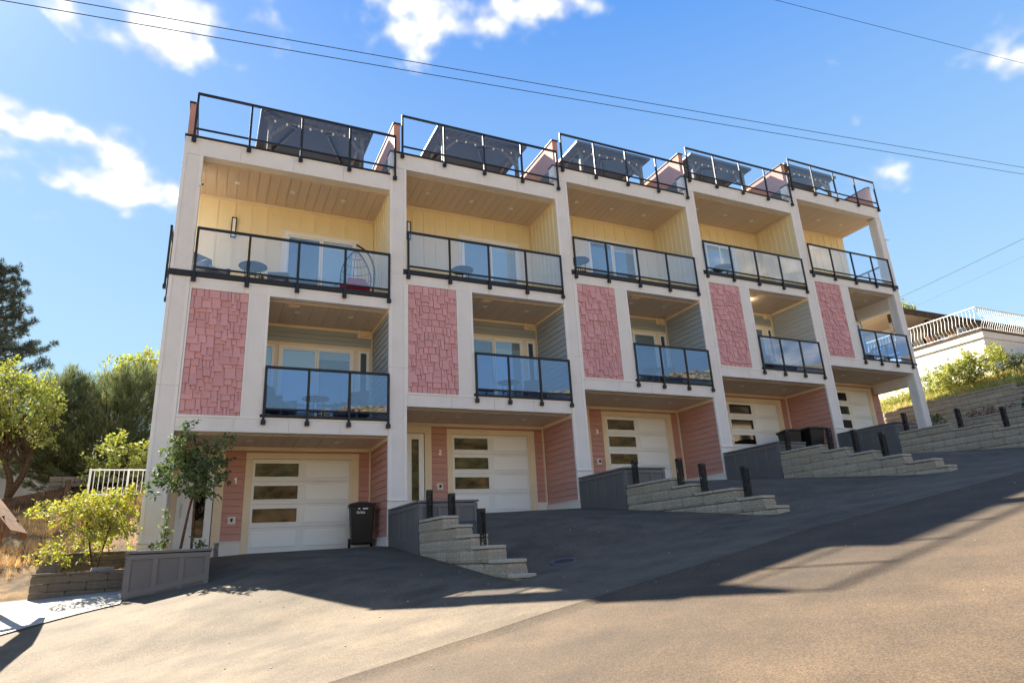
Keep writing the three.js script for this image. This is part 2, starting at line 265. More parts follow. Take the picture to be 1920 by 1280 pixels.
function downlight(parent, x, y, z, lit) {
  const d = part('downlight', parent, x, y, z); M('trim_ring', discGeo, mat.vinyl, d).position.y = -0.006;
  const l = M('lens', lensGeo, lit ? new THREE.MeshStandardMaterial({ color: lin(0.9, 0.85, 0.7), emissive: lin(1, 0.75, 0.4), emissiveIntensity: 2.2 }) : mat.lampLens, d); l.position.y = -0.012;
  if (lit) { const p = new THREE.PointLight(lin(1, 0.8, 0.5), 0.35, 0); p.position.set(0, -0.06, 0); p.castShadow = true; p.shadow.radius = 2; d.add(p); }
}
/* glass railing in the xy plane: posts with foot brackets, rails and one pane per bay */
function railing(parent, name, xs, yTop, yBot, yFoot, z, glass, turn) {
  const g = part(name, parent); if (turn) { g.position.set(turn.x, 0, turn.z); g.rotation.y = turn.a; }
  const a = xs[0], b = xs[xs.length - 1];
  M('top_rail', cbox(a - 0.03, b + 0.03, yTop - 0.068, yTop, z - 0.034, z + 0.034, 0.01), mat.black, g);
  for (const x of xs) {
    M('post', cbox(x - 0.031, x + 0.031, yFoot + 0.02, yTop - 0.069, z - 0.028, z + 0.028, 0.005), mat.black, g);
    M('bracket', cbox(x - 0.06, x + 0.06, yFoot, yFoot + 0.12, z - 0.05, z + 0.036, 0.012), mat.black, g);
  }
  for (let k = 0; k < xs.length - 1; k++) {
    const p = xs[k] + 0.033, q = xs[k + 1] - 0.033;
    M('bottom_rail', cbox(p, q, yBot - 0.025, yBot + 0.025, z - 0.022, z + 0.022, 0.005), mat.black, g);
    M('glass_pane', box(p + 0.012, q - 0.012, yBot + 0.026, yTop - 0.071, z - 0.004, z + 0.004), glass, g);
  }
  return g;
}
/* sliding door of n leaves, in front of a wall at z */
function slider(parent, x0, x1, y0, y1, z, behind, leaves = 2) {
  const g = part('sliding_door', parent), f = 0.065, d = 0.07;
  M('frame', merge([box(x0, x1, y1 - f, y1, z, z + d), box(x0, x0 + f, y0, y1 - f, z, z + d), box(x1 - f, x1, y0, y1 - f, z, z + d), box(x0 + f, x1 - f, y0, y0 + 0.04, z, z + d)]), mat.vinyl, g);
  const n = leaves, w = (x1 - x0 - 2 * f) / n;
  for (let k = 0; k < n; k++) {
    const a = x0 + f + k * w + 0.004, b = a + w - 0.008, o = z + (k % 2 ? 0.042 : 0.012), s = 0.055;
    M('sash', merge([box(a, b, y1 - f - s, y1 - f - 0.003, o, o + 0.024), box(a, b, y0 + 0.042, y0 + 0.11, o, o + 0.024), box(a, a + s, y0 + 0.11, y1 - f - s, o, o + 0.024), box(b - s, b, y0 + 0.11, y1 - f - s, o, o + 0.024)]), mat.vinyl, g);
    M('pane', box(a + s, b - s, y0 + 0.11, y1 - f - s, o + 0.008, o + 0.014), windowGlass, g);
    M(behind[k % behind.length] === mat.blindDark ? 'shade' : 'blind', box(a + s + 0.001, b - s - 0.001, y0 + 0.11, y1 - f - s - (k % 2 ? 0.25 : 0.02), o - 0.01, o - 0.004), behind[k % behind.length], g);
  }
  M('handle', cbox(x0 + f + w - 0.05, x0 + f + w - 0.02, y0 + 0.95, y0 + 1.2, z + 0.068, z + 0.1, 0.008), mat.vinyl, g);
  return g;
}
function sidelight(parent, x0, x1, y0, y1, z, behind) {
  const g = part('sidelight_window', parent), f = 0.075;
  M('frame', merge([box(x0, x1, y1 - f, y1, z, z + 0.06), box(x0, x1, y0, y0 + f, z, z + 0.06), box(x0, x0 + f, y0 + f, y1 - f, z, z + 0.06), box(x1 - f, x1, y0 + f, y1 - f, z, z + 0.06)]), mat.vinyl, g);
  M('pane', box(x0 + f, x1 - f, y0 + f, y1 - f, z + 0.022, z + 0.028), windowGlass, g);
  M('blind', box(x0 + f, x1 - f, y0 + f, y1 - f, z + 0.005, z + 0.01), behind, g);
}
/* raised panel with sloped margins */
function raised(x0, x1, y0, y1, z) {
  const s = new THREE.Shape(); s.moveTo(x0, y0); s.lineTo(x1, y0); s.lineTo(x1, y1); s.lineTo(x0, y1); s.closePath();
  const g = new THREE.ExtrudeGeometry(s, { depth: 0.004, bevelEnabled: true, bevelThickness: 0.009, bevelSize: 0.014, bevelOffset: -0.014, bevelSegments: 1 }); g.translate(0, 0, z); return metreUV(g);
}
const ZB = -2.16;   // the recessed back walls
const UP = { slider: [[3.0, 5.25], [3.02, 5.29], [2.45, 4.75], [1.75, 4.3], [.45, 2.6]] };
const HOUSE = [
  'lowest townhouse of the row, with a hanging egg chair on its top balcony',
  'second townhouse up the slope, between the sunlit bin garage and townhouse 3',
  'middle townhouse of the five, with green hillside mirrored in its garage windows',
  'fourth townhouse up the slope, with one lit ceiling lamp over its lower balcony',
  'highest townhouse of the row, with open-sided balconies and a free-standing corner column'];
HOUSE[1] = 'second townhouse up the slope, its white entry door beside the garage';

function townhouse(u) {
  const t = thing('townhouse', HOUSE[u], 'townhouse', 'stepped row of pink and white townhouses'); t.position.set(W * u, DY[u], 0);
  const r = rng(100 + u), L = u ? 0.366 : 0.505, cL = u ? -0.162 : 0, R = u === 4 ? 5.616 : 5.838, E = u === 4 ? 6.0 : 5.838, X0 = cL;
  const low = u ? -1.5 : -1.2;
  /* main body behind the recesses, with its own roof deck */
  M('wall', box(u ? X0 + 0.004 : 0, u === 4 ? 6.0 : 5.836, low, 10.6, -10, ZB - 0.062), mat.white, t);
  /* left pier or party wall */
  const c = part('column', t);
  if (u) M('wall_core', box(cL + 0.022, L, low, 10.64, ZB - 0.028, -0.013), mat.white, c);
  else { M('wall_core', box(0, L, low, 7.0, ZB - 0.028, -0.013), mat.white, c); M('wall_core', box(0, L, 7.152, 10.64, -0.4, -0.013), mat.white, c); }
  const ys = [[0.285, 4.012], [4.024, 6.975], [u ? 6.98 : 7.155, 10.662]];
  for (const [a, b] of ys) {
    M('face_panel', box(cL + 0.085, L - 0.085, a, b, -0.0128, -0.004), mat.white, c);
    M('corner_board', cbox(cL, cL + 0.084, a, b, -0.0128, 0.012, 0.004), mat.trim, c);
    M('corner_board', cbox(L - 0.084, L, a, b, -0.0128, 0.012, 0.004), mat.trim, c);
  }
  M('base_block', box(cL - 0.004, L + 0.004, low, 0.245, -0.0128, 0.016), mat.white, c);
  M('base_cap', cbox(cL - 0.02, L + 0.02, 0.246, 0.284, -0.0128, 0.045, 0.006), mat.trim, c);
  if (u === 4) {
    const d = part('corner_column', t);
    M('wall_core', box(R, E, low, 10.64, -0.385, -0.013), mat.white, d);
    for (const [a, b] of ys) { M('face_panel', box(R + 0.075, E - 0.075, a, b, -0.0128, -0.004), mat.white, d); M('corner_board', cbox(R, R + 0.074, a, b, -0.0128, 0.012, 0.004), mat.trim, d); M('corner_board', cbox(E - 0.074, E, a, b, -0.0128, 0.012, 0.004), mat.trim, d); M('side_board', cbox(R - 0.012, R - 0.001, a, b, -0.385, -0.3, 0.003), mat.trim, d); M('side_board', cbox(R - 0.012, R - 0.001, a, b, -0.09, -0.014, 0.003), mat.trim, d); }
  }
  /* beams: a core with face panels whose joints stay open */
  const beamPart = (y0, y1, x0, x1, n, name) => {
    const g = part(name, t), w = (x1 - x0) / n; M('beam_core', box(x0, x1, y0 + 0.004, y1, -0.3, -0.0135), mat.white, g);
    for (let k = 0; k < n; k++) M('face_panel', box(x0 + k * w + 0.005, x0 + (k + 1) * w - 0.005, y0, y1 - 0.05, -0.013, 0.003), mat.white, g);
    M('drip_trim', cbox(x0, x1, y1 - 0.048, y1, -0.013, 0.016, 0.004), mat.trim, g); return g;
  };
  beamPart(10.668, 11.2, X0, E, 4, 'roof_beam');
  beamPart(6.665, 6.98, L, R, 4, 'upper_beam');
  beamPart(2.89, 3.285, L, R, 4, 'lower_beam');
  /* roof deck, flashing and the privacy wall on the left edge */
  M('roof_deck', box(X0, E, 10.74, 11.195, -10, -0.302), mat.roofMembrane, t);
  M('roof_flashing', cbox(X0 - 0.02, E + (u === 4 ? 0.03 : 0), 11.201, 11.272, -0.32, 0.035, 0.006), mat.blackFlash, t);
  const pw = part('privacy_wall', t);
  const pwall = (a, b) => { M('stucco_wall', box(a, b, 11.196, 12.42, -9.6, -0.335), mat.stucco, pw); M('stucco_end', box(a, b, 11.273, 12.42, -0.334, -0.15), mat.stucco, pw); M('wall_cap', cbox(a - 0.03, b + 0.03, 12.421, 12.47, -9.62, -0.12, 0.006), mat.blackFlash, pw); };
  pwall(u ? -0.01 : 0.03, 0.205); if (u === 4) pwall(5.79, 5.985);
  railing(t, 'roof_railing', [0.22, 1.66, 3.1, 4.545, 5.98], 12.66, 11.46, 11.03, 0.075, roofGlass);
  /* upper balcony */
  const ub = part('upper_deck', t);
  M('deck_slab', box(u ? L : 0, E, 6.72, 7.1, ZB - 0.028, -0.302), mat.deckMembrane, ub);
  M('deck_fascia', cbox(u ? L - 0.1 : -0.03, u === 4 ? 6.03 : R, 6.981, 7.15, -0.29, 0.032, 0.006), mat.blackFlash, ub);
  const uw = part('upper_wall', t), ux0 = u ? L : 0.0;
  M('backing', box(ux0, E, 7.0, 10.66, ZB - 0.028, ZB), mat.yellow[2], uw);
  const [sx0, sx1] = UP.slider[u];
  boardWall(uw, ux0, sx0 - 0.1, 7.15, 10.56, ZB, mat.yellow, r, 0.455); boardWall(uw, sx1 + 0.1, E, 7.15, 10.56, ZB, mat.yellow, r, 0.455); boardWall(uw, sx0 - 0.1, sx1 + 0.1, 9.83, 10.56, ZB, mat.yellow, r, 0.455);
  M('frieze', cbox(ux0, E, 10.561, 10.668, ZB, ZB + 0.03, 0.004), mat.cream, uw);
  M('door_casing', merge([box(sx0 - 0.1, sx0, 7.15, 9.73, ZB, ZB + 0.03), box(sx1, sx1 + 0.1, 7.15, 9.73, ZB, ZB + 0.03), box(sx0 - 0.1, sx1 + 0.1, 9.731, 9.829, ZB, ZB + 0.034)]), mat.trim, uw);
  slider(t, sx0, sx1, 7.15, 9.73, ZB, [[mat.blindDark, mat.blind], [mat.curtain, mat.blind], [mat.blindDark, mat.blindDark], [mat.blind, mat.curtain, mat.blind], [mat.blindDark, mat.curtain]][u], u === 3 ? 3 : 2);
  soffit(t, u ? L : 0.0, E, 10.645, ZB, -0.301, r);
  if (u === 0) { M('side_beam', box(0.001, 0.3, 10.70, 11.19, ZB, -0.302), mat.white, t); }
  for (const x of [1.45, 3.05, 4.6]) downlight(t, x, 10.64, -1.1);
  if (u < 4) { const s = part('upper_side_wall', t); boardSide(s, R + 0.02, ZB, -0.02, u < 4 ? 7.15 : 0, 10.56, mat.yellow, r, 0.27); M('frieze', cbox(R - 0.012, R + 0.019, 10.561, 10.668, ZB + 0.031, -0.02, 0.003), mat.cream, s); }
  railing(t, 'upper_railing', u ? [0.41, 1.76, 3.11, 4.46, u === 4 ? 5.66 : 5.815] : [0.575, 1.885, 3.195, 4.505, 5.815], 8.43, 7.25, 6.835, 0.06, railGlass);
  if (u === 0) railing(t, 'side_railing', [0.08, 1.05, 2.0], 8.43, 7.25, 6.6, 0, railGlass, { x: -0.075, z: 0, a: Math.PI / 2 });
  if (u === 4) railing(t, 'side_railing', [0.46, 1.25, 2.0], 8.43, 7.25, 6.835, 0, railGlass, { x: 6.05, z: 0, a: Math.PI / 2 });
  { // wall lamp
    const x = u === 0 ? 1.39 : 0.98, l = part('wall_lamp', t); M('housing', merge([box(x, x + 0.025, 9.3, 9.98, ZB + 0.014, ZB + 0.11), box(x + 0.125, x + 0.15, 9.3, 9.98, ZB + 0.014, ZB + 0.11), box(x + 0.026, x + 0.124, 9.955, 9.98, ZB + 0.014, ZB + 0.11), box(x + 0.026, x + 0.124, 9.3, 9.325, ZB + 0.014, ZB + 0.11)]), mat.black, l); M('lens', cbox(x + 0.027, x + 0.123, 9.327, 9.953, ZB + 0.014, ZB + 0.095, 0.01), mat.lampLens, l);
  }
  /* shingled panel and the room behind it */
  const pL = u ? 0.352 : 0.5, pR = 1.978, pB = 3.30, pT = 6.65, sp = part('shingle_panel', t);
  M('wall_core', box(L + 0.001, 2.5, 3.286, 6.664, ZB - 0.028, -0.06), mat.white, sp);
  M('backing', box(pL + 0.02, pR, pB, pT, -0.0595, -0.04), mat.shake[2], sp);
  const fx = 0.045;
  M('panel_frame', merge([box(pL + 0.014, pL + 0.014 + fx, pB - 0.06, pT + 0.014, -0.0595, 0.014), box(pR - fx + 0.03, pR + 0.03, pB - 0.06, pT + 0.014, -0.0595, 0.014), box(pL + 0.015 + fx, pR - fx + 0.029, pB - 0.06, pB - 0.003, -0.0595, 0.02)]), mat.trim, sp);
  {
    const x0 = pL + 0.016 + fx, x1 = pR - fx + 0.028, row = 0.205, rows = Math.round((pT - pB) / row), h = (pT - pB) / rows;
    for (let j = 0; j < rows; j++) {                 // upper rows lap over the lower ones
      const yb = pB + j * h; let x = x0;
      while (x < x1 - 0.01) {
        let w = [0.085, 0.12, 0.15, 0.19, 0.23, 0.27][Math.floor(r() * 6)]; if (x1 - x - w < 0.07) w = x1 - x;
        const drop = j === 0 ? 0 : [0, 0.0, 0.045, 0.09, 0.13][Math.floor(r() * 5)], a = yb - drop, b = Math.min(pT + 0.01, yb + h + 0.03);
        const m = fit(M('shingle', lapGeo, mat.shake[Math.floor(r() * 5)], sp), x + 0.008, x + w - 0.008, a + 0.003, b, -0.039, -0.002 + 0.01 * r() + (drop ? 0.02 : 0)); x += w;
      }
    }
  }
  M('pier', box(pR + 0.031, 2.425, 3.286, 6.664, -0.059, -0.002), mat.white, t);
  M('pier_board', cbox(2.426, 2.5, 3.286, 6.664, -0.059, 0.013, 0.004), mat.trim, t);
  /* lower balcony */
  M('lower_deck', box(2.501, E, 2.96, 3.34, ZB - 0.028, -0.302), mat.deckMembrane, t);
  M('lower_fascia', cbox(2.44, u === 4 ? 6.03 : R, 3.287, 3.362, -0.29, 0.034, 0.006), mat.blackFlash, t);
  const lw = part('lower_wall', t);
  M('backing', box(2.501, E, 3.3, 6.66, ZB - 0.028, ZB), mat.greyPlank[2], lw);
  plankWall(lw, 2.501, E, 6.075, 6.55, ZB, mat.greyPlank, r, 0.158);
  if (u < 4) plankWall(lw, 5.80, E, 3.36, 6.075, ZB, mat.greyPlank, r);
  M('frieze', cbox(2.501, E, 6.551, 6.664, ZB, ZB + 0.034, 0.004), mat.cream, lw);
  M('door_casing', merge([box(2.501, 5.8, 5.96, 6.074, ZB, ZB + 0.034), box(2.501, 3.005, 3.36, 5.959, ZB, ZB + 0.028), box(5.255, 5.8, 3.36, 5.959, ZB, ZB + 0.028)]), mat.cream, lw);
  slider(t, 3.006, 5.254, 3.36, 5.958, ZB + 0.002, [[mat.blind, mat.blindDark], [mat.blindDark, mat.blind], [mat.blindDark, mat.curtain], [mat.blindDark, mat.curtain], [mat.curtain, mat.blindDark]][u]);
  sidelight(t, 5.39, 5.73, 3.55, 5.945, ZB + 0.029, mat.blindDark); sidelight(t, 2.55, 2.89, 3.55, 5.945, ZB + 0.029, u ? mat.blindDark : mat.blind);
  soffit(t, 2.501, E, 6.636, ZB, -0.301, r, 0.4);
  downlight(t, 3.35, 6.63, -0.95, u === 3); if (u !== 3) downlight(t, 4.9, 6.63, -0.95);
  { const v = part('soffit_vent', t); M('vent_frame', cbox(3.05, 3.36, 6.612, 6.635, -0.62, -0.42, 0.004), mat.cream, v); for (let k = 0; k < 4; k++) M('louvre', box(3.08, 3.33, 6.604, 6.611, -0.59 + k * 0.04, -0.57 + k * 0.04), mat.soffit[2], v); }
  if (u < 4) {
    const s = part('lower_side_wall', t); plankSide(s, R + 0.02, ZB, -0.03, 3.36, 6.55, mat.greyPlank, r); M('frieze', cbox(R - 0.02, R + 0.019, 6.551, 6.664, ZB + 0.035, -0.03, 0.003), mat.cream, s); M('corner_trim', cbox(R - 0.03, R + 0.0, 3.36, 6.55, ZB + 0.02, ZB + 0.09, 0.004), mat.cream, s); M('end_board', cbox(R - 0.012, R + 0.019, 3.36, 6.66, -0.029, -0.0136, 0.003), mat.trim, s);
    const v = part('exhaust_hood', t); M('mount_plate', cbox(5.36, 5.8, 6.38, 6.65, ZB + 0.035, ZB + 0.06, 0.006), mat.cream, v); M('hood', merge([box(5.47, 5.72, 6.42, 6.6, ZB + 0.061, ZB + 0.13), box(5.49, 5.70, 6.43, 6.46, ZB + 0.131, ZB + 0.16), box(5.49, 5.70, 6.49, 6.52, ZB + 0.131, ZB + 0.16)]), mat.cream, v);
  } else { M('side_beam', box(5.66, 5.99, 6.1, 6.634, ZB + 0.04, -0.388), mat.white, t); M('side_beam', box(5.66, 5.99, 2.42, 2.858, ZB + 0.05, -0.388), mat.white, t); }
  railing(t, 'lower_railing', u === 4 ? [2.53, 3.56, 4.6, 5.64] : [2.53, 3.625, 4.72, 5.815], 4.665, 3.5, 3.085, 0.06, railGlassBlue);
  if (u === 4) railing(t, 'side_railing', [0.46, 1.25, 2.0], 4.665, 3.5, 3.085, 0, railGlassBlue, { x: 6.05, z: 0, a: Math.PI / 2 });
  /* garage level */
  const gw = part('garage_wall', t);
  M('backing', box(L, E - 0.02, low, 2.9, ZB - 0.06, ZB - 0.031), mat.pink[2], gw);
  plankWall(gw, 1.786, 2.312, 0.3, 2.69, ZB, mat.pink, r, 0.184); plankWall(gw, 5.491, E, 0.3, 2.69, ZB, mat.pink, r, 0.184); plankWall(gw, 2.312, 5.491, 2.691, 2.75, ZB, mat.pink, r);
  M('frieze', cbox(L, E, 2.751, 2.872, ZB, ZB + 0.05, 0.004), mat.cream, gw);
  M('base_trim', box(1.66, 2.31, low, 0.262, ZB - 0.03, ZB + 0.05), mat.trim, gw); M('base_cap', box(1.65, 2.312, 0.263, 0.298, ZB - 0.03, ZB + 0.075), mat.trim, gw); M('base_trim', box(5.49, E - 0.021, low, 0.298, ZB - 0.03, ZB + 0.05), mat.trim, gw);
  M('garage_casing', merge([box(2.314, 2.43, -0.4, 2.52, ZB, ZB + 0.04), box(5.31, 5.489, -0.4, 2.52, ZB, ZB + 0.04), box(2.314, 5.489, 2.521, 2.689, ZB, ZB + 0.046), box(2.431, 2.5, -0.4, 2.52, ZB, ZB + 0.02), box(5.24, 5.309, -0.4, 2.52, ZB, ZB + 0.02)]), mat.cream, gw);
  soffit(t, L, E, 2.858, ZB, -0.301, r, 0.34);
  for (const x of [2.3, 4.6]) downlight(t, x, 2.852, -1.0);
  /* garage door */
  const gd = part('garage_door', t), sh = 0.63, zd = ZB - 0.004;
  for (let k = 0; k < 4; k++) {
    const y0 = k * sh, y1 = y0 + sh - 0.006;
    M('section', cbox(2.502, 5.238, k ? y0 : -0.06, y1, ZB - 0.03, zd, 0.004), mat.doorBump, gd);
    M('raised_panel', raised(3.95, 5.17, y0 + 0.1, y1 - 0.09, zd), mat.door, gd);
    if (k) {
      M('window_frame', merge([box(2.545, 3.775, y1 - 0.115, y1 - 0.092, zd, zd + 0.018), box(2.545, 3.775, y0 + 0.112, y0 + 0.135, zd, zd + 0.018), box(2.545, 2.568, y0 + 0.135, y1 - 0.115, zd, zd + 0.018), box(3.752, 3.775, y0 + 0.135, y1 - 0.115, zd, zd + 0.018)]), mat.vinyl, gd);
      M('window_pane', box(2.569, 3.751, y0 + 0.136, y1 - 0.116, zd + 0.001, zd + 0.006), darkGlass, gd);
    } else M('raised_panel', raised(2.57, 3.75, y0 + 0.1, y1 - 0.09, zd), mat.door, gd);
  }
  /* entry door */
  const ed = part('entry_door', t);
  M('door_leaf', cbox(0.66, 1.535, -0.05, 2.5, ZB + 0.001, ZB + 0.04, 0.004), mat.door, ed);
  M('glass_strip', box(1.125, 1.36, 0.42, 2.32, ZB + 0.041, ZB + 0.046), darkGlass, ed);
  M('glass_bead', merge([box(1.1, 1.124, 0.4, 2.34, ZB + 0.041, ZB + 0.055), box(1.361, 1.385, 0.4, 2.34, ZB + 0.041, ZB + 0.055), box(1.125, 1.36, 2.321, 2.34, ZB + 0.041, ZB + 0.055), box(1.125, 1.36, 0.4, 0.419, ZB + 0.041, ZB + 0.055)]), mat.door, ed);
  M('casing', merge([box(1.56, 1.784, -0.3, 2.52, ZB, ZB + 0.05), box(L + 0.002, 1.784, 2.521, 2.748, ZB, ZB + 0.055), box(L + 0.002, 0.655, -0.3, 2.52, ZB - 0.03, ZB + 0.05)]), mat.cream, ed);
  M('handle', cbox(0.78, 0.82, 0.95, 1.3, ZB + 0.041, ZB + 0.09, 0.01), mat.steel, ed);
  /* house number and hose outlet */
  const tg = new TextGeometry(String(u + 1), { font, size: 0.15, depth: 0.012, curveSegments: 5 }); tg.translate(2.02, 1.84, ZB + 0.022); M('house_number', tg, mat.steel, t);
  const ho = part('wall_outlet', t); M('plate', cbox(1.95, 2.15, 0.74, 0.94, ZB + 0.021, ZB + 0.05, 0.006), mat.trim, ho); M('tap', merge([bar([2.05, 0.85, ZB + 0.05], [2.05, 0.82, ZB + 0.14], 0.022), bar([2.02, 0.87, ZB + 0.1], [2.08, 0.87, ZB + 0.1], 0.026)]), mat.black, ho);
  /* right side of the garage recess */
  if (u < 4) {
    const s = part('garage_side_wall', t); plankSide(s, R + 0.02, ZB, -0.06, 0.19, 2.76, mat.pink, r, 0.192);
    M('frieze', cbox(R - 0.02, R + 0.019, 2.761, 2.872, ZB + 0.051, -0.06, 0.003), mat.cream, s);
    M('corner_trim', cbox(R - 0.04, R - 0.005, 0.2, 2.75, ZB + 0.021, ZB + 0.1, 0.004), mat.cream, s);
    M('end_board', cbox(R - 0.016, R + 0.0195, 0.2, 2.885, -0.059, -0.0136, 0.003), mat.trim, s);
    M('skirt', cbox(R - 0.05, R + 0.1, -0.22, 0.155, ZB + 0.05, 0.03, 0.006), mat.trim, s); M('skirt_cap', cbox(R - 0.065, R + 0.1, 0.156, 0.19, ZB + 0.05, 0.045, 0.005), mat.trim, s);
  }
  return t;
}
for (let u = 0; u < 5; u++) townhouse(u);

/* small cameras on the outer columns */
function securityCamera(x, y, z, label, turn) {
  const c = thing('security_camera', label, 'camera'); c.position.set(x, y, z); c.rotation.y = turn;
  M('bracket', bar([0, 0, 0], [0, -0.02, 0.07], 0.02), mat.whiteMetal, c); const b = new THREE.CylinderGeometry(0.035, 0.035, 0.15, 12); b.rotateX(Math.PI / 2 + 0.3); b.translate(0, -0.03, 0.11); M('housing', b, mat.whiteMetal, c); const l = new THREE.CylinderGeometry(0.028, 0.028, 0.01, 12); l.rotateX(Math.PI / 2 + 0.3); l.translate(0, -0.055, 0.185); M('lens', l, mat.black, c);
}
securityCamera(0.47, 9.72, 0.014, 'small white camera on the column beside the lowest top balcony', 0.5);
securityCamera(29.9, 12.9, 0.014, 'small dark-lensed camera on the free-standing corner column', 0.9);

/* -------------------------------------------------------- grey planters */
function planter(u) {
  const lab = ['charcoal panelled planter box holding the young tree by the lowest townhouse', 'charcoal panelled planter box at the door of the second townhouse', 'charcoal panelled planter box at the door of the middle townhouse', 'charcoal panelled planter box in front of the two black bins', 'charcoal panelled planter box beside the highest driveway'][u];
  const p = thing('planter_box', lab, 'planter', 'charcoal planter boxes between the driveways'); p.position.set(W * u, DY[u], 0);
  const x0 = u ? -0.15 : 0.04, x1 = u ? [0, 1.28, 1.2, 1.05, 0.98][u] + 0.04 : 1.5, z1 = u > 1 ? 2.5 : 2.74, top = 0.03, b = u ? -1.75 : -1.45, fb = u ? -0.755 : -0.86;
  M('box_body', box(x0, x1, b, top - 0.07, 0.05, z1), mat.planter, p);
  M('soil', box(x0 + 0.06, x1 - 0.06, top - 0.069, top - 0.05, 0.06, z1 - 0.06), mat.soil, p);
  // top rim in four lengths
  for (const g of [[x0 - 0.03, x0 + 0.06, 0.05, z1 + 0.03], [x1 - 0.06, x1 + 0.03, 0.05, z1 + 0.03], [x0 + 0.061, x1 - 0.061, z1 - 0.06, z1 + 0.03]]) M('rim', cbox(g[0], g[1], top - 0.05, top, g[2], g[3], 0.006), mat.planterTrim, p);
  const zf = z1 + 0.001, t = 0.02, w = x1 - x0;
  // front: rails and stiles
  M('rail', cbox(x0, x1, top - 0.16, top - 0.071, zf, zf + t, 0.004), mat.planterTrim, p);
  const slope = (xl) => u ? -1.0 : lerp(-0.86, -0.56, (xl - x0) / w) - 0.1;
  const n = 3; for (let k = 0; k <= n; k++) { const a = x0 + (k === n ? w - 0.09 : k * (w - 0.09) / n); M('stile', cbox(a, a + 0.09, Math.min(slope(a), -0.5), top - 0.161, zf, zf + t, 0.004), mat.planterTrim, p); }
  if (!u) { const g = beam([x0, -0.78, zf + 0.011], [x1, -0.5, zf + 0.011], 0.02, 0.12); M('rail', g, mat.planterTrim, p); }
  // left side
  const xs = x0 - 0.001;
  M('rail', cbox(xs - t, xs, top - 0.16, top - 0.071, 0.05, z1, 0.004), mat.planterTrim, p);
  const m = 5; for (let k = 0; k <= m; k++) { const a = 0.05 + (k === m ? z1 - 0.05 - 0.07 : k * (z1 - 0.12) / m); M('stile', cbox(xs - t, xs, fb, top - 0.161, a, a + 0.07, 0.004), mat.planterTrim, p); }
  if (u) M('foundation', box(x0 - 0.012, x0 - 0.001, b, fb - 0.004, 0.05, z1), mat.planter, p);
  return p;
}
for (let u = 0; u < 5; u++) planter(u);

/* ------------------------------------------------- block retaining walls */
function roughBlock(seed) {   // split face on +/-z and the ends, uneven arrises
  const g0 = new THREE.BoxGeometry(1, 1, 1, 7, 4, 3).toNonIndexed(); g0.deleteAttribute('normal'); g0.deleteAttribute('uv');
  const g = mergeVertices(g0, 1e-4), p = g.attributes.position;
  for (let i = 0; i < p.count; i++) {
    const x = p.getX(i), y = p.getY(i), z = p.getZ(i), side = Math.abs(z) > 0.49 || Math.abs(x) > 0.49;
    const d = (fbm(x * 4 + seed * 9, y * 3 + seed, z * 3, 3) - 0.5), ey = Math.max(0, Math.abs(y) - 0.3) / 0.2;
    let nz = z, nx = x; if (Math.abs(z) > 0.49) nz += Math.sign(z) * (d * 0.10 - 0.05 * ey); if (Math.abs(x) > 0.49) nx += Math.sign(x) * (d * 0.03 - 0.018 * ey);
    p.setXYZ(i, nx, y * (side ? 0.988 : 1), nz);
  }
  const q = g.toNonIndexed(); q.computeVertexNormals(); return metreUV(q);
}
const BLOCKS = [1, 2, 3, 4, 5].map(roughBlock);
const capGeo = (() => { const g = new RoundedBoxGeometry(1, 1, 1, 2, 0.12), p = g.attributes.position; for (let i = 0; i < p.count; i++) p.setY(i, p.getY(i) + 0.1 * (noise(p.getX(i) * 7, p.getZ(i) * 7) - 0.5)); g.computeVertexNormals(); return metreUV(g); })();
/* wall along z at x = xw (its left face); caps: [top, zStart, zEnd] */
function blockWall(xw, caps, courses, ground, label, mats, capM, group, depth = 0.36, z0 = 2.5) {
  const w = thing('block_retaining_wall', label, 'retaining wall', group), r = rng(Math.round(xw * 10)), H = 0.235; w.position.set(xw, 0, 0);
  for (let i = 0; i < courses; i++) {
    const c = caps[Math.min(i, caps.length - 1)], top = i < caps.length ? c[0] - 0.068 : caps[caps.length - 1][0] - 0.068 - (i - caps.length + 1) * H, zE = c[2];
    let z = z0 + 0.02 + (i % 2 ? 0 : 0);
    let first = true;
    while (z < zE - 0.06) {
      let len = first && i % 2 ? 0.42 : 0.7 + 0.12 * r(); first = false; if (zE - z - len < 0.3) len = zE - z;
      if (top > ground(z + len) - 0.03) { const m = M('block', BLOCKS[Math.floor(r() * 5)], mats[Math.floor(r() * mats.length)], w); m.rotation.y = Math.PI / 2; m.scale.set(len - 0.008, H - 0.006, depth); m.position.set(depth / 2 + 0.012 * (r() - 0.5), top - H / 2, z + len / 2); }
      z += len;
    }
    if (i < caps.length) {
      let a = c[1]; const b = c[2]; const n = Math.max(1, Math.round((b - a) / 0.75)), l = (b - a) / n;
      for (let k = 0; k < n; k++) { const m = M('cap_stone', capGeo, capM, w); m.scale.set(depth + 0.05, 0.062, l - 0.01); m.position.set(depth / 2, c[0] - 0.033, a + (k + 0.5) * l); m.rotation.z = 0.012 * (r() - 0.5); }
    }
  }
  return w;
}
const GW = 'stepped grey block walls between the driveways';
blockWall(5.85, [[.44, 2.76, 4.4], [.215, 4.38, 5.2], [-.005, 5.19, 5.97], [-.225, 5.98, 6.77], [-.468, 6.77, 7.58], [-.7, 7.59, 7.87]], 7, z => driveY(0, 5.6, z), 'stepped grey block wall between the first and second driveways with three bollards', mat.stone, mat.capStone, GW, 0.36, 2.74);
blockWall(11.85, [[1.203, 2.55, 4.45], [.976, 4.46, 5.22], [.737, 5.25, 6.57], [.495, 6.6, 7.39], [.262, 7.41, 7.72]], 6, z => driveY(1, 11.6, z), 'stepped grey block wall between the second and third driveways with four bollards', mat.stone, mat.capStone, GW);
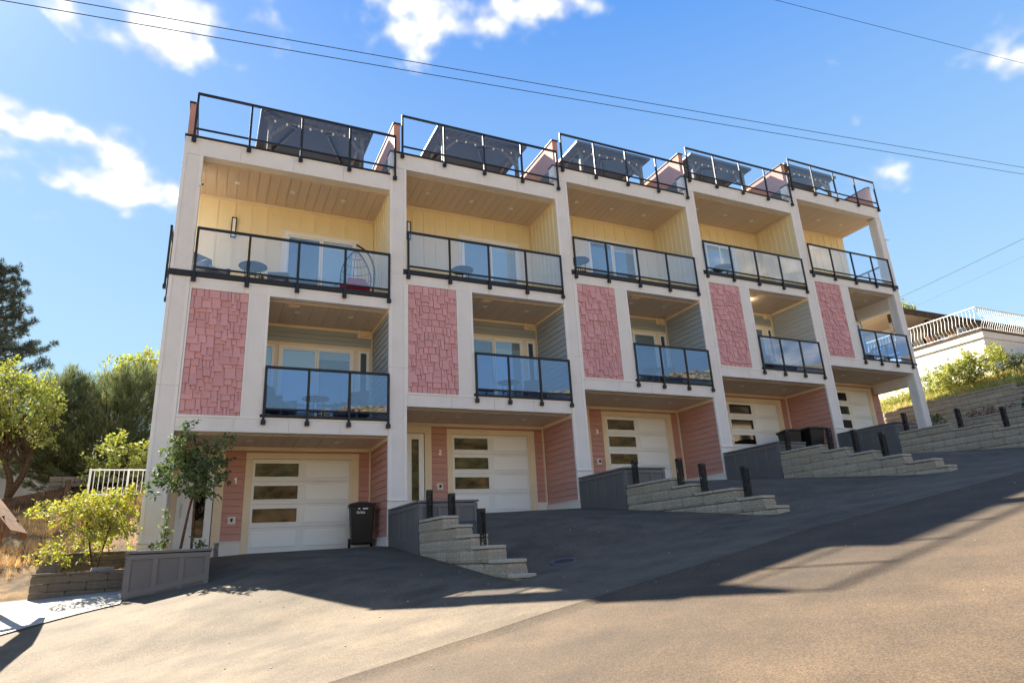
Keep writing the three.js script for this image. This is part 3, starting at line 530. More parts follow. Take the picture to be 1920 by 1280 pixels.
blockWall(17.85, [[2.21, 2.54, 4.1], [1.995, 4.13, 4.93], [1.783, 4.94, 5.74], [1.56, 5.76, 6.57], [1.332, 6.6, 7.36], [1.13, 7.34, 7.66]], 7, z => driveY(2, 17.6, z), 'stepped grey block wall below the charcoal planter with the black bins', mat.stone, mat.capStone, GW);
blockWall(23.85, [[3.0, 2.52, 4.36], [2.765, 4.4, 5.72], [2.53, 5.77, 7.0], [2.3, 7.0, 8.1]], 6, z => driveY(3, 23.6, z), 'long grey block wall below the free-standing corner column', mat.stone, mat.capStone, GW);
blockWall(29.95, [[3.92, 0.9, 6.5], [3.68, 6.5, 8.2]], 8, z => driveY(4, 29.6, z) - 0.1, 'grey block wall carrying the dark shrubs beside the highest driveway', mat.stone, mat.capStone, null, 0.36, 0.6);

/* lattice bollards */
const bollardProto = (() => {
  const g = new THREE.Group(), H = 0.68, s = 0.055, r = rng(9), sides = [];
  for (let f = 0; f < 4; f++) { const bars = []; const put = (a, b, rr = 0.009) => { const q = bar([a[0], a[1], s], [b[0], b[1], s], rr, 4); q.rotateY(f * Math.PI / 2); bars.push(q); };
    for (let k = 0; k < 10; k++) { const y = 0.02 + k * 0.06; put([-s, y], [s * (r() * 2 - 1), y + 0.06 + 0.03 * r()]); put([s, y], [s * (r() * 2 - 1) * 0.8, y + 0.06 + 0.03 * r()]); put([s * (r() * 1.6 - 0.8), y], [s * (r() * 1.6 - 0.8), y + 0.07]); }
    put([-s, 0], [-s, H - 0.03], 0.012); sides.push(...bars); }
  M('lattice', merge(sides), mat.darkMetal, g).material = mat.bin; M('top_band', cbox(-0.066, 0.066, H - 0.07, H, -0.066, 0.066, 0.004), mat.bin, g); M('foot_plate', cbox(-0.07, 0.07, 0, 0.015, -0.07, 0.07, 0.003), mat.bin, g);
  M('lamp_core', bar([0, 0.02, 0], [0, H - 0.08, 0], 0.018, 8), mat.darkMetal, g); return g;
})();
[[5.85, 1, [[2.78, .44], [4.29, .215], [5.92, -.225]]], [11.85, 2, [[2.67, 1.203], [4.56, .976], [5.38, .737], [6.74, .495]]], [17.85, 3, [[2.69, 2.21], [4.26, 1.995], [5.08, 1.783], [5.92, 1.56]]], [23.85, 4, [[2.72, 3.0], [4.59, 2.765], [5.96, 2.53]]]].forEach(([x, w, l]) => l.forEach(([z, y], i) => {
  const b = bollardProto.clone(); b.name = numbered('bollard_light'); b.position.set(x + 0.25, y, z); b.rotation.y = 0.05 * (i - 1); scene.add(b);
  tag(b, ['', 'black lattice bollard between the first and second driveways', 'black lattice bollard between the second and third driveways', 'black lattice bollard below the black bins', 'black lattice bollard below the corner column'][w] + [', next to the planter', ', second out from the planter', l.length > 3 ? ', third out from the planter' : ', farthest from the planter', ', farthest from the planter'][i], 'bollard', 'black lattice bollards along the block walls');
}));

/* ---------------------------------------------------------- wheelie bins */
function bin(x, y, z, turn, label, s = 1, words) {
  const b = thing('wheelie_bin', label, 'bin', 'black wheelie bins by the garages'); b.position.set(x, y, z); b.rotation.y = turn; b.scale.setScalar(s);
  const shell = new RoundedBoxGeometry(0.62, 0.98, 0.7, 3, 0.05), p = shell.attributes.position;
  for (let i = 0; i < p.count; i++) { const t = (p.getY(i) + 0.49) / 0.98, k = lerp(0.8, 1, t); p.setX(i, p.getX(i) * k); p.setZ(i, p.getZ(i) * lerp(0.74, 1, t) - (1 - t) * 0.03); }
  shell.computeVertexNormals(); shell.translate(0, 0.56, 0); M('bin_body', metreUV(shell), mat.bin, b);
  M('rim', cbox(-0.335, 0.335, 1.03, 1.075, -0.37, 0.375, 0.015), mat.bin, b);
  const lid = new THREE.SphereGeometry(0.5, 24, 10, 0, Math.PI * 2, 0, Math.PI / 2); lid.scale(0.68, 0.17, 0.76); lid.translate(0, 1.076, 0); M('lid', lid, mat.binLid, b);
  M('lid_lip', cbox(-0.345, 0.345, 1.0765, 1.095, -0.38, 0.385, 0.008), mat.binLid, b);
  M('handle', merge([bar([-0.28, 1.06, -0.37], [-0.28, 1.04, -0.46], 0.016), bar([0.28, 1.06, -0.37], [0.28, 1.04, -0.46], 0.016), bar([-0.28, 1.04, -0.46], [0.28, 1.04, -0.46], 0.018)]), mat.bin, b);
  for (const q of [-0.27, 0.27]) { const w = new THREE.CylinderGeometry(0.12, 0.12, 0.055, 20); w.rotateZ(Math.PI / 2); w.translate(q * 1.05, 0.12, -0.27); M('wheel', w, mat.bin, b); }
  if (words) { const tg = new TextGeometry('Orbis', { font, size: 0.062, depth: 0.003, curveSegments: 4 }); tg.translate(-0.16, 0.83, 0.35); tg.rotateX(-0.02); M('lettering', tg, mat.whiteMetal, b); const q = [[-0.12, 0.05], [-0.05, 0.03], [0.0, 0.13]].map(([a, w]) => box(a, a + w, 0.945, 0.975, 0.352, 0.356)); M('serial_mark', q[0], mat.whiteMetal, b); M('serial_mark', q[2], mat.whiteMetal, b); }
  return b;
}
bin(5.38, -0.03, -1.15, -0.12, 'black wheelie bin with white lettering beside the lowest garage', 1.06, true);
bin(22.35, 2.49, -0.95, -0.35, 'black wheelie bin with navy lid, the one nearer the fourth garage door', 1.05, false);
bin(23.1, 2.49, -0.55, -0.15, 'black wheelie bin with a glossy lid against the fourth pink side wall', 1.08, false);

/* -------------------------------------------------------------- gazebos */
const gazeboProto = (() => {   // origin at the deck below the middle of its front eave; front faces +z
  const g = new THREE.Group(), w = 3.6, d = 3.5, e = 2.56, rise = 0.8, px = w / 2 - 0.3;
  for (const [x, z] of [[-px, -0.3], [px, -0.3], [-px, -d + 0.3], [px, -d + 0.3]]) M('post', cbox(x - 0.065, x + 0.065, 0, e - 0.16, z - 0.065, z + 0.065, 0.008), mat.greyWood, g);
  for (const z of [-0.3, -d + 0.3]) M('beam', cbox(-w / 2 + 0.1, w / 2 - 0.1, e - 0.16, e - 0.03, z - 0.05, z + 0.05, 0.006), mat.greyWood, g);
  for (const x of [-px, px]) M('beam', cbox(x - 0.05, x + 0.05, e - 0.159, e - 0.031, -d + 0.352, -0.352, 0.006), mat.greyWood, g);
  for (const s of [-1, 1]) { M('brace', beam([s * px, e - 0.75, -0.3], [s * (px - 0.55), e - 0.17, -0.3], 0.07, 0.09), mat.greyWood, g); M('brace', beam([s * px, e - 0.75, -d + 0.3], [s * (px - 0.55), e - 0.17, -d + 0.3], 0.07, 0.09), mat.greyWood, g); M('brace', beam([s * px, e - 0.7, -0.36], [s * px, e - 0.17, -0.86], 0.07, 0.09), mat.greyWood, g); }
  const A = [-w / 2, e, 0], B = [w / 2, e, 0], C = [w / 2, e, -d], D = [-w / 2, e, -d], r = 0.55, P = [-r, e + rise, -d / 2], Q = [r, e + rise, -d / 2];
  const slope = (pts) => { const t = 0.025, v = []; const tri = (a, b, c) => v.push(...a, ...b, ...c); const up = q => [q[0], q[1] + t, q[2]]; const n = pts.length; for (let i = 1; i < n - 1; i++) { tri(pts[0], pts[i + 1], pts[i]); tri(up(pts[0]), up(pts[i]), up(pts[i + 1])); } for (let i = 0; i < n; i++) { const a = pts[i], b = pts[(i + 1) % n]; tri(a, b, up(b)); tri(a, up(b), up(a)); } const q = new THREE.BufferGeometry(); q.setAttribute('position', new THREE.Float32BufferAttribute(v, 3)); q.computeVertexNormals(); return metreUV(q); };
  M('roof_slope', slope([A, B, Q, P]), mat.steelRoof, g); M('roof_slope', slope([C, D, P, Q]), mat.steelRoof, g); M('roof_slope', slope([B, C, Q]), mat.steelRoof, g); M('roof_slope', slope([D, A, P]), mat.steelRoof, g);
  const dn = q => [q[0] * 0.96, q[1] - 0.06, q[2]]; for (const [a, b] of [[A, P], [B, Q], [C, Q], [D, P]]) M('hip_rafter', beam(dn(a), dn(b), 0.06, 0.08), mat.greyWood, g);
  for (let k = 1; k < 14; k++) { const x = -w / 2 + w * k / 14, zt = -d / 2 * Math.min(1, (w / 2 - Math.abs(x)) / (w / 2 - r)), yt = e + rise * (-zt / (d / 2)); M('purlin', beam([x, e - 0.012, -0.03], [x, yt - 0.02, zt], 0.025, 0.02), mat.steelRoof, g); }
  M('eave_trim', cbox(-w / 2 - 0.01, w / 2 + 0.01, e - 0.05, e + 0.05, 0.002, 0.03, 0.004), mat.darkMetal, g); M('eave_trim', cbox(-w / 2 - 0.032, -w / 2 - 0.002, e - 0.05, e + 0.05, -d, 0.03, 0.004), mat.darkMetal, g); M('eave_trim', cbox(w / 2 + 0.002, w / 2 + 0.032, e - 0.05, e + 0.05, -d, 0.03, 0.004), mat.darkMetal, g);
  return g;
})();
const bulbGeo = new THREE.SphereGeometry(0.035, 10, 8);
for (let u = 0; u < 5; u++) {
  const g = gazeboProto.clone(); g.name = numbered('gazebo'); g.position.set(W * u + 3.8, DY[u] + 11.2, -1.5); scene.add(g);
  tag(g, `grey hip-roofed gazebo behind the glass on the roof of ${['the lowest townhouse', 'the second townhouse', 'the middle townhouse', 'the fourth townhouse', 'the highest townhouse'][u]}`, 'gazebo', 'roof terrace gazebos');
  const s = thing('string_lights', `string of small bulbs hung under the gazebo of ${['the lowest townhouse', 'the second townhouse', 'the middle townhouse', 'the fourth townhouse', 'the highest townhouse'][u]}`, 'lights', 'gazebo string lights'); s.position.copy(g.position);
  const pts = []; for (let k = 0; k <= 24; k++) pts.push([-1.5 + 3 * k / 24, 2.4 - 0.09 * Math.abs(Math.sin(k * Math.PI / 6)), -0.2]);
  M('cable', tube(pts, 0.006, 48, 4), mat.wire, s);
  for (let k = 1; k < 24; k += 3) { const b = M('bulb', bulbGeo, mat.lampLens, s); b.position.set(pts[k][0], pts[k][1] - 0.045, pts[k][2]); b.scale.y = 1.4; }
}

/* ------------------------------------------------------ balcony furniture */
const wickerProto = (() => {
  const g = new THREE.Group(); const seat = new RoundedBoxGeometry(0.62, 0.16, 0.6, 2, 0.03); seat.translate(0, 0.32, 0); M('seat', metreUV(seat), mat.wicker, g);
  const back = new RoundedBoxGeometry(0.62, 0.66, 0.08, 2, 0.03); back.rotateX(-0.18); back.translate(0, 0.68, -0.33); M('backrest', metreUV(back), mat.wicker, g);
  for (const s of [-1, 1]) { const a = new RoundedBoxGeometry(0.08, 0.36, 0.62, 2, 0.03); a.translate(s * 0.34, 0.42, -0.01); M('armrest', metreUV(a), mat.wicker, g); for (const z of [-0.26, 0.26]) M('leg', cbox(s * 0.3 - 0.025, s * 0.3 + 0.025, 0, 0.25, z - 0.025, z + 0.025, 0.005), mat.wicker, g); }
  const c = new RoundedBoxGeometry(0.56, 0.09, 0.55, 3, 0.04); c.translate(0, 0.445, 0.01); M('cushion', metreUV(c), mat.cushion, g); return g;
})();
const tableProto = (() => {
  const g = new THREE.Group(), pr = [[0, 0.7], [0.36, 0.7], [0.375, 0.708], [0.375, 0.722], [0.36, 0.73], [0, 0.73]].map(a => new THREE.Vector2(...a)); M('tabletop', new THREE.LatheGeometry(pr, 40), mat.black, g);
  for (let k = 0; k < 4; k++) { const a = k * Math.PI / 2 + 0.4, c = Math.cos(a), s = Math.sin(a); M('leg', tube([[c * 0.24, 0.7, s * 0.24], [c * 0.2, 0.4, s * 0.2], [c * 0.3, 0, s * 0.3]], 0.014, 10, 6), mat.black, g); }
  const ring = new THREE.TorusGeometry(0.2, 0.011, 6, 28); ring.rotateX(Math.PI / 2); ring.translate(0, 0.38, 0); M('brace_ring', ring, mat.black, g); return g;
})();
const put = (proto, name, u, lvl, x, z, turn, label, category, group, s = 1) => { const o = proto.clone(); o.name = numbered(name); o.position.set(W * u + x, DY[u] + (lvl ? 7.102 : 3.342), z); o.rotation.y = turn; o.scale.setScalar(s); scene.add(o); return tag(o, label, category, group); };
const FC = 'dark wicker balcony chairs', FT = 'round black bistro tables';
put(wickerProto, 'wicker_chair', 0, 1, 0.95, -0.95, 0.7, 'dark wicker chair in the open left end of the lowest top balcony', 'chair', FC, 1.08);
put(tableProto, 'bistro_table', 0, 1, 2.05, -0.85, 0, 'round black table between two wicker chairs on the lowest top balcony', 'table', FT, 1.05);
put(wickerProto, 'wicker_chair', 0, 1, 2.72, -1.25, -0.25, 'dark wicker chair next to the sliding door on the lowest top balcony', 'chair', FC);
put(wickerProto, 'wicker_chair', 0, 0, 2.98, -0.85, 0.9, 'dark wicker chair at the left end of the lowest lower balcony', 'chair', FC, 1.08);
put(tableProto, 'bistro_table', 0, 0, 3.98, -1.0, 0.5, 'round black table on the lowest lower balcony', 'table', FT, 1.02);
put(wickerProto, 'wicker_chair', 0, 0, 5.0, -1.0, -0.7, 'dark wicker chair beside the heron statue on a lower balcony', 'chair', FC, 1.08);
put(tableProto, 'bistro_table', 1, 1, 2.55, -0.9, 0, 'round black table on the top balcony of the second townhouse', 'table', FT);
put(wickerProto, 'wicker_chair', 1, 1, 5.0, -1.35, -0.4, 'low dark chair at the right end of the top balcony of the second townhouse', 'chair', FC, 0.75);
put(tableProto, 'bistro_table', 1, 0, 4.1, -1.0, 0.2, 'round black table on the lower balcony of the second townhouse', 'table', FT);
put(wickerProto, 'wicker_chair', 1, 0, 5.15, -1.2, -0.4, 'dark wicker chair on the lower balcony of the second townhouse', 'chair', FC);
put(tableProto, 'bistro_table', 2, 1, 0.98, -0.6, 0, 'round black table at the left end of the middle top balcony', 'table', FT, 1.05);
put(wickerProto, 'wicker_chair', 2, 1, 1.75, -1.0, 0.3, 'low dark chair beside the table on the middle top balcony', 'chair', FC, 0.72);
put(tableProto, 'bistro_table', 2, 0, 4.0, -1.0, 0.2, 'round black table on the middle lower balcony', 'table', FT);
put(wickerProto, 'wicker_chair', 2, 0, 4.9, -1.1, -0.5, 'dark wicker chair on the middle lower balcony', 'chair', FC);
put(tableProto, 'bistro_table', 3, 1, 2.15, -0.85, 0.3, 'round black table on the top balcony of the fourth townhouse', 'table', FT, 1.08);
put(tableProto, 'bistro_table', 3, 0, 3.55, -0.8, 0.3, 'round black table on the lower balcony of the fourth townhouse', 'table', FT);
{ // two-seat sofas
  const sofa = (u, x, z, w, label) => { const o = thing('wicker_sofa', label, 'sofa', 'dark balcony sofas'); o.position.set(W * u + x, DY[u] + 3.342, z); const a = new RoundedBoxGeometry(w, 0.3, 0.7, 2, 0.04); a.translate(0, 0.25, 0); M('seat', metreUV(a), mat.wicker, o); const b = new RoundedBoxGeometry(w, 0.55, 0.1, 2, 0.04); b.rotateX(-0.15); b.translate(0, 0.6, -0.34); M('backrest', metreUV(b), mat.wicker, o); for (const s of [-1, 1]) { const c = new RoundedBoxGeometry(0.1, 0.5, 0.72, 2, 0.03); c.translate(s * (w / 2 + 0.02), 0.35, 0); M('armrest', metreUV(c), mat.wicker, o); } const q = new RoundedBoxGeometry(w - 0.1, 0.1, 0.6, 3, 0.04); q.translate(0, 0.452, 0.03); M('cushion', metreUV(q), mat.cushion, o); };
  sofa(3, 4.6, -1.1, 1.2, 'dark wicker sofa on the lower balcony of the fourth townhouse'); sofa(4, 3.35, -1.0, 1.2, 'dark wicker sofa on the lower balcony of the highest townhouse');
}
{ // hanging egg chair
  const e = thing('hanging_egg_chair', 'black wire egg chair with a magenta cushion hanging from a curved stand', 'chair'); e.position.set(4.98, 7.102, -0.85);
  M('stand_pole', tube([[0.5, 0.03, -0.1], [0.62, 0.8, -0.1], [0.58, 1.35, -0.08], [0.36, 1.75, -0.05], [0.02, 1.93, 0]], 0.03, 28, 8), mat.black, e);
  const ring = new THREE.TorusGeometry(0.5, 0.025, 8, 40); ring.rotateX(Math.PI / 2); ring.translate(0.05, 0.027, 0); M('stand_base', ring, mat.black, e);
  for (let k = 0; k < 7; k++) { const l = new THREE.TorusGeometry(0.017, 0.004, 5, 10); l.rotateY(k % 2 ? Math.PI / 2 : 0); l.translate(0.02, 1.9 - k * 0.028, 0); M('chain_link', l, mat.steel, e); }
  const prof = t => { const y = 0.32 + t * 1.38, r = 0.5 * Math.pow(Math.sin(Math.PI * clamp(0.18 + 0.82 * t) ** 0.75), 0.7); return [y, r]; };
  const rim = []; for (let k = 0; k <= 24; k++) { const t = k / 24, [y, r] = prof(t); rim.push(V(-r * 0.93, y, r * 0.25)); } for (let k = 24; k >= 0; k--) { const t = k / 24, [y, r] = prof(t); rim.push(V(r * 0.93, y, r * 0.25)); }
  M('basket_rim', tube(rim, 0.02, 80, 7), mat.black, e);
  for (let a = 0; a <= 10; a++) { const an = Math.PI * (1 + a / 10) , pts = []; for (let k = 0; k <= 14; k++) { const [y, r] = prof(k / 14); pts.push(V(Math.cos(an) * r * 0.93, y, Math.sin(an) * r * 0.8 + 0.1)); } M('basket_rib', tube(pts, a % 5 ? 0.006 : 0.012, 20, 5), mat.black, e); }
  for (const t of [0.12, 0.3, 0.48, 0.66, 0.82]) { const [y, r] = prof(t), pts = []; for (let k = 0; k <= 16; k++) { const an = Math.PI * (1 + k / 16); pts.push(V(Math.cos(an) * r * 0.93, y, Math.sin(an) * r * 0.8 + 0.1)); } M('basket_hoop', tube(pts, 0.011, 24, 5), mat.black, e); }
  const c = new THREE.SphereGeometry(0.46, 24, 14), p = c.attributes.position; for (let i = 0; i < p.count; i++) { const y = p.getY(i); p.setY(i, y * 0.42 + 0.05 * noise(p.getX(i) * 6, p.getZ(i) * 6)); } c.computeVertexNormals(); c.translate(0, 0.42, 0.02); M('seat_cushion', c, mat.magenta, e);
  const c2 = new RoundedBoxGeometry(0.55, 0.42, 0.14, 4, 0.06); c2.rotateX(-0.25); c2.translate(0.1, 0.68, -0.2); M('back_cushion', metreUV(c2), mat.magenta, e);
}
{ // heron statue
  const h = thing('heron_statue', 'grey heron statue at the right end of a lower balcony', 'statue'); h.position.set(5.48, 3.342, -0.55);
  const b = new THREE.SphereGeometry(0.16, 16, 10); b.scale(0.75, 1.25, 1.1); b.rotateX(-0.35); b.translate(0, 0.62, 0); M('body', b, mat.statue, h);
  M('neck', tube([[0, 0.76, 0.08], [0, 0.92, 0.16], [0, 1.02, 0.08], [0, 1.12, 0.1]], 0.032, 16, 8), mat.statue, h);
  const k = new THREE.ConeGeometry(0.045, 0.26, 10); k.rotateX(Math.PI / 2 + 0.15); k.translate(0, 1.12, 0.2); M('head', k, mat.statue, h); M('leg', bar([-0.05, 0.02, 0], [-0.04, 0.5, 0], 0.014), mat.statue, h); M('leg', bar([0.05, 0.02, 0.03], [0.04, 0.5, 0], 0.014), mat.statue, h); const ba = new THREE.CylinderGeometry(0.16, 0.18, 0.03, 18); ba.translate(0, 0.015, 0); M('base', ba, mat.statue, h);
  const o = thing('garden_ornament', 'white ornament standing at the right end of the fourth top balcony', 'ornament'); o.position.set(W * 3 + 5.0, DY[3] + 7.102, -0.7);
  M('pot', new THREE.LatheGeometry([[0, 0], [0.14, 0], [0.17, 0.05], [0.1, 0.2], [0.13, 0.32], [0, 0.34]].map(a => new THREE.Vector2(...a)), 20), mat.whiteMetal, o); const f = new THREE.SphereGeometry(0.13, 14, 10); f.scale(1, 1.3, 1); f.translate(0, 0.5, 0); M('figure', f, mat.whiteMetal, o);
}

/* --------------------------------------------------- leaves and branches */
const STRIDE = 5;
/* leaves as folded blades: list of [pos, dir, normal, len, width, tint] merged into one crown */
function leafGeometry(list) {
  const n = list.length, P = new Float32Array(n * 12), C = new Float32Array(n * 12), I = new Uint32Array(n * 6), s = V(0, 0, 0), q = V(0, 0, 0);
  list.forEach((l, i) => {
    const [p, d, nn, len, w, t] = l; s.crossVectors(d, nn).normalize().multiplyScalar(w / 2);
    const o = i * 12, fx = nn.x * w * 0.18, fy = nn.y * w * 0.18, fz = nn.z * w * 0.18, m = 0.45;
    P.set([p.x, p.y, p.z, p.x + d.x * len * m + s.x + fx, p.y + d.y * len * m + s.y + fy, p.z + d.z * len * m + s.z + fz, p.x + d.x * len, p.y + d.y * len, p.z + d.z * len, p.x + d.x * len * m - s.x + fx, p.y + d.y * len * m - s.y + fy, p.z + d.z * len * m - s.z + fz], o);
    for (let k = 0; k < 4; k++) C.set(t, o + 3 * k);
    const b = i * 4; I.set([b, b + 1, b + 2, b, b + 2, b + 3], i * 6);
  });
  const g = new THREE.BufferGeometry(); g.setAttribute('position', new THREE.BufferAttribute(P, 3)); g.setAttribute('color', new THREE.BufferAttribute(C, 3)); g.setIndex(new THREE.BufferAttribute(I, 1)); g.computeVertexNormals(); return g;
}
const rdir = (r, up = 0) => { const a = r() * 6.2832, y = clamp(r() * 2 - 1 + up, -1, 1), k = Math.sqrt(1 - y * y); return V(Math.cos(a) * k, y, Math.sin(a) * k); };
const gauss = r => (r() + r() + r() + r() - 2) * 0.866;
/* tapered limb along points with radii */
function limb(pts, r0, r1, sides = 7) { const c = new THREE.CatmullRomCurve3(pts), n = Math.max(4, pts.length * 3), g = new THREE.TubeGeometry(c, n, 1, sides, false), p = g.attributes.position; for (let i = 0; i <= n; i++) { const q = c.getPointAt(i / n), rr = lerp(r0, r1, i / n); for (let j = 0; j <= sides; j++) { const k = i * (sides + 1) + j; p.setXYZ(k, q.x + (p.getX(k) - q.x) * rr, q.y + (p.getY(k) - q.y) * rr, q.z + (p.getZ(k) - q.z) * rr); } } g.computeVertexNormals(); return g; }
const shade = (r, v, warm = 0) => { const k = 1 + v * (r() - 0.5) * 2, w = warm * r(); return [k * (1 + w), k, k * (1 - 0.4 * w)]; };
/* broadleaf tree: lobes [x, y, z, rx, ry, rz]; clumps of leaves through their volume, limbs to them */
function broadleaf(t, o) {
  const r = rng(o.seed), leaves = [], limbs = [], tops = [];
  const stems = o.stems ?? [[V(0, 0, 0), V(0, o.trunk, 0)]];
  stems.forEach(s => limbs.push(limb(s.length > 2 ? s : [s[0], s[0].clone().lerp(s[1], 0.5).add(V(0.06 * gauss(r), 0, 0.06 * gauss(r))), s[1]], o.r0, o.r0 * 0.6)));
  const vol = o.lobes.map(l => l[3] * l[4] * l[5]), tot = vol.reduce((a, b) => a + b);
  o.lobes.forEach((l, li) => {
    const nc = Math.max(3, Math.round(o.clumps * vol[li] / tot));
    for (let k = 0; k < nc; k++) {
      const d = rdir(r), q = Math.pow(r(), 0.42), c = V(l[0] + d.x * l[3] * q, l[1] + d.y * l[4] * q, l[2] + d.z * l[5] * q), out = c.clone().sub(V(l[0], l[1] - l[4] * 0.5, l[2])).normalize();
      if (k % STRIDE === 0 && c.y > stems[0][0].y + (o.lowest ?? 0)) { const s = stems[Math.floor(r() * stems.length)], e = s[s.length - 1], b = s[s.length - 2].clone().lerp(e, 0.2 + 0.8 * r()); limbs.push(limb([b, b.clone().lerp(c, 0.5).add(V(0.1 * gauss(r), 0.12 * l[4], 0.1 * gauss(r))), c], o.r0 * (0.16 + 0.16 * r()), o.r0 * 0.04, 5)); }
      const tint = shade(r, o.vary ?? 0.18, o.warm ?? 0.25);
      const tw = rdir(r, 0.35).lerp(out, 0.5).normalize(), cs = o.clumpSize * (0.7 + 0.6 * r());
      for (let j = 0; j < o.perClump; j++) {
        const along = (r() - 0.3) * cs * 1.6, p = c.clone().addScaledVector(tw, along).add(V(gauss(r), gauss(r), gauss(r)).multiplyScalar(cs * 0.42));
        const dir = rdir(r, -0.25).lerp(tw, 0.35).normalize(), nn = rdir(r, 0.8), L = o.leaf * (0.65 + 0.7 * r()), k2 = 1 + 0.16 * (r() - 0.5);
        leaves.push([p, dir, nn, L, L * (o.aspect ?? 0.6), [tint[0] * k2, tint[1] * k2, tint[2] * k2]]);
      }
    }
  });
  M('trunk', merge(limbs), o.bark ?? mat.bark, t); M('crown', leafGeometry(leaves), o.mat, t);
}
/* feathery tree: sprays of fine thread-like leaves */
function feathery(t, o) {
  const r = rng(o.seed), leaves = [], limbs = [];
  for (const [x, y, z, rx, ry, rz] of o.lobes) for (let k = 0; k < o.sprays / o.lobes.length; k++) {
    const d = rdir(r, 0.25), q = Math.pow(r(), 0.35), c = V(x + d.x * rx * q, y + d.y * ry * q, z + d.z * rz * q), dir = d.clone().multiplyScalar(0.8).add(V(0.25 * gauss(r), 0.75, 0.25 * gauss(r))).normalize(), len = o.len * (0.6 + 0.8 * r()), tint = shade(r, 0.2, 0.2);
    if (k % 9 === 0) limbs.push(limb([V(x * 0.3, 0.05, z * 0.3), V(x * 0.7, y * 0.5, z * 0.7), c], 0.05, 0.012, 5));
    for (let j = 0; j < o.per; j++) { const s = r(), p = c.clone().addScaledVector(dir, len * s).add(V(gauss(r), gauss(r) - s * 0.3, gauss(r)).multiplyScalar(0.05 + 0.07 * s)), dd = dir.clone().add(V(gauss(r) * 0.55, -0.25 * s + gauss(r) * 0.4, gauss(r) * 0.55)).normalize(), L = o.leaf * (0.6 + 0.8 * r()); leaves.push([p, dd, rdir(r), L, L * 0.1, tint]); }
  }
  M('trunk', merge(limbs), mat.bark, t); M('crown', leafGeometry(leaves), o.mat, t);
}
/* pine: whorls of limbs carrying tufts of needles */
function pine(t, o) {
  const r = rng(o.seed), leaves = [], limbs = [limb([V(0, 0, 0), V(0.1, o.h * 0.5, 0), V(0, o.h, 0.05)], 0.22, 0.03)];
  for (let y = o.from; y < o.h; y += o.step) {
    const f = (y - o.from) / (o.h - o.from), R = o.spread * Math.pow(1 - f, 0.7) + 0.35, n = 9;
    for (let k = 0; k < n; k++) {
      const a = r() * 6.283, rr = R * (0.55 + 0.6 * r()), up = 0.25 + 0.35 * f, e = V(Math.cos(a) * rr, y + rr * up * (0.6 + 0.6 * r()), Math.sin(a) * rr), b = V(0, y, 0), m = b.clone().lerp(e, 0.55).add(V(0, -0.12 * rr, 0));
      limbs.push(limb([b, m, e], 0.05, 0.012, 5)); const cv = new THREE.CatmullRomCurve3([b, m, e]);
      const nt = Math.round(7 + rr * 7);
      for (let q = 0; q < nt; q++) { const s = 0.3 + 0.72 * Math.sqrt(r()), c = cv.getPointAt(Math.min(1, s)).add(V(gauss(r) * 0.2, gauss(r) * 0.1, gauss(r) * 0.2)), tint = shade(r, 0.25, 0.15), dirC = V(Math.cos(a), 0.55, Math.sin(a)).normalize(); for (let j = 0; j < 26; j++) { const dd = rdir(r, 0.2).lerp(dirC, 0.4).normalize(); leaves.push([c.clone().addScaledVector(dd, 0.03), dd, rdir(r), 0.19 * (0.7 + 0.6 * r()), 0.02, tint]); } }
    }
  }
  M('trunk', merge(limbs), mat.bark, t); M('crown', leafGeometry(leaves), o.mat, t);
}
const LM = { deep: leafMat([0.10, 0.165, 0.04]), bright: leafMat([0.24, 0.30, 0.04], 0.5), lime: leafMat([0.31, 0.36, 0.035], 0.5), tamarisk: leafMat([0.12, 0.16, 0.06]), pine: leafMat([0.045, 0.07, 0.045], 0.25), shrub: leafMat([0.085, 0.12, 0.035]), rust: leafMat([0.22, 0.12, 0.07]) };

{ // young tree in the lowest planter
  const t = thing('young_tree', 'young leafy tree with two slender stems in the lowest planter', 'tree'); t.position.set(1.0, -0.02, 1.5);
  broadleaf(t, { seed: 5, r0: 0.03, stems: [[V(-0.08, 0, 0), V(0.02, 0.9, 0), V(0.1, 1.5, 0), V(-0.02, 2.6, 0)], [V(0.14, 0, 0.05), V(0.12, 0.8, 0.02), V(0.12, 1.3, 0), V(0.32, 2.3, 0)]], bark: mat.barkRed,
    lobes: [[-0.15, 1.72, 0, 0.5, 0.55, 0.45], [-0.2, 2.6, 0, 0.2, 0.55, 0.22], [0.4, 1.9, 0, 0.45, 0.55, 0.4], [0.66, 2.35, 0, 0.16, 0.45, 0.16], [-0.58, 1.5, 0, 0.3, 0.3, 0.3], [-0.45, 2.1, 0.05, 0.22, 0.35, 0.25], [0.1, 1.35, 0.1, 0.5, 0.25, 0.4]], clumps: 190, perClump: 12, clumpSize: 0.14, leaf: 0.105, lowest: 1.3, aspect: 0.62, mat: LM.deep });
  const s = thing('leafy_seedling', 'small leafy sprout at the foot of the young tree', 'plant'); s.position.set(0.62, -0.02, 1.7);
  broadleaf(s, { seed: 8, r0: 0.012, trunk: 0.7, lobes: [[0, 0.5, 0, 0.13, 0.42, 0.13], [-0.1, 0.12, 0, 0.2, 0.14, 0.15]], clumps: 26, perClump: 8, clumpSize: 0.07, leaf: 0.075, mat: LM.deep });
  const s2 = thing('leafy_seedling', 'low leafy sprout between the young tree stem and the planter corner', 'plant'); s2.position.set(1.25, -0.02, 1.95);
  broadleaf(s2, { seed: 9, r0: 0.008, trunk: 0.15, lobes: [[0, 0.14, 0, 0.16, 0.12, 0.14]], clumps: 9, perClump: 8, clumpSize: 0.06, leaf: 0.08, mat: LM.deep });
}

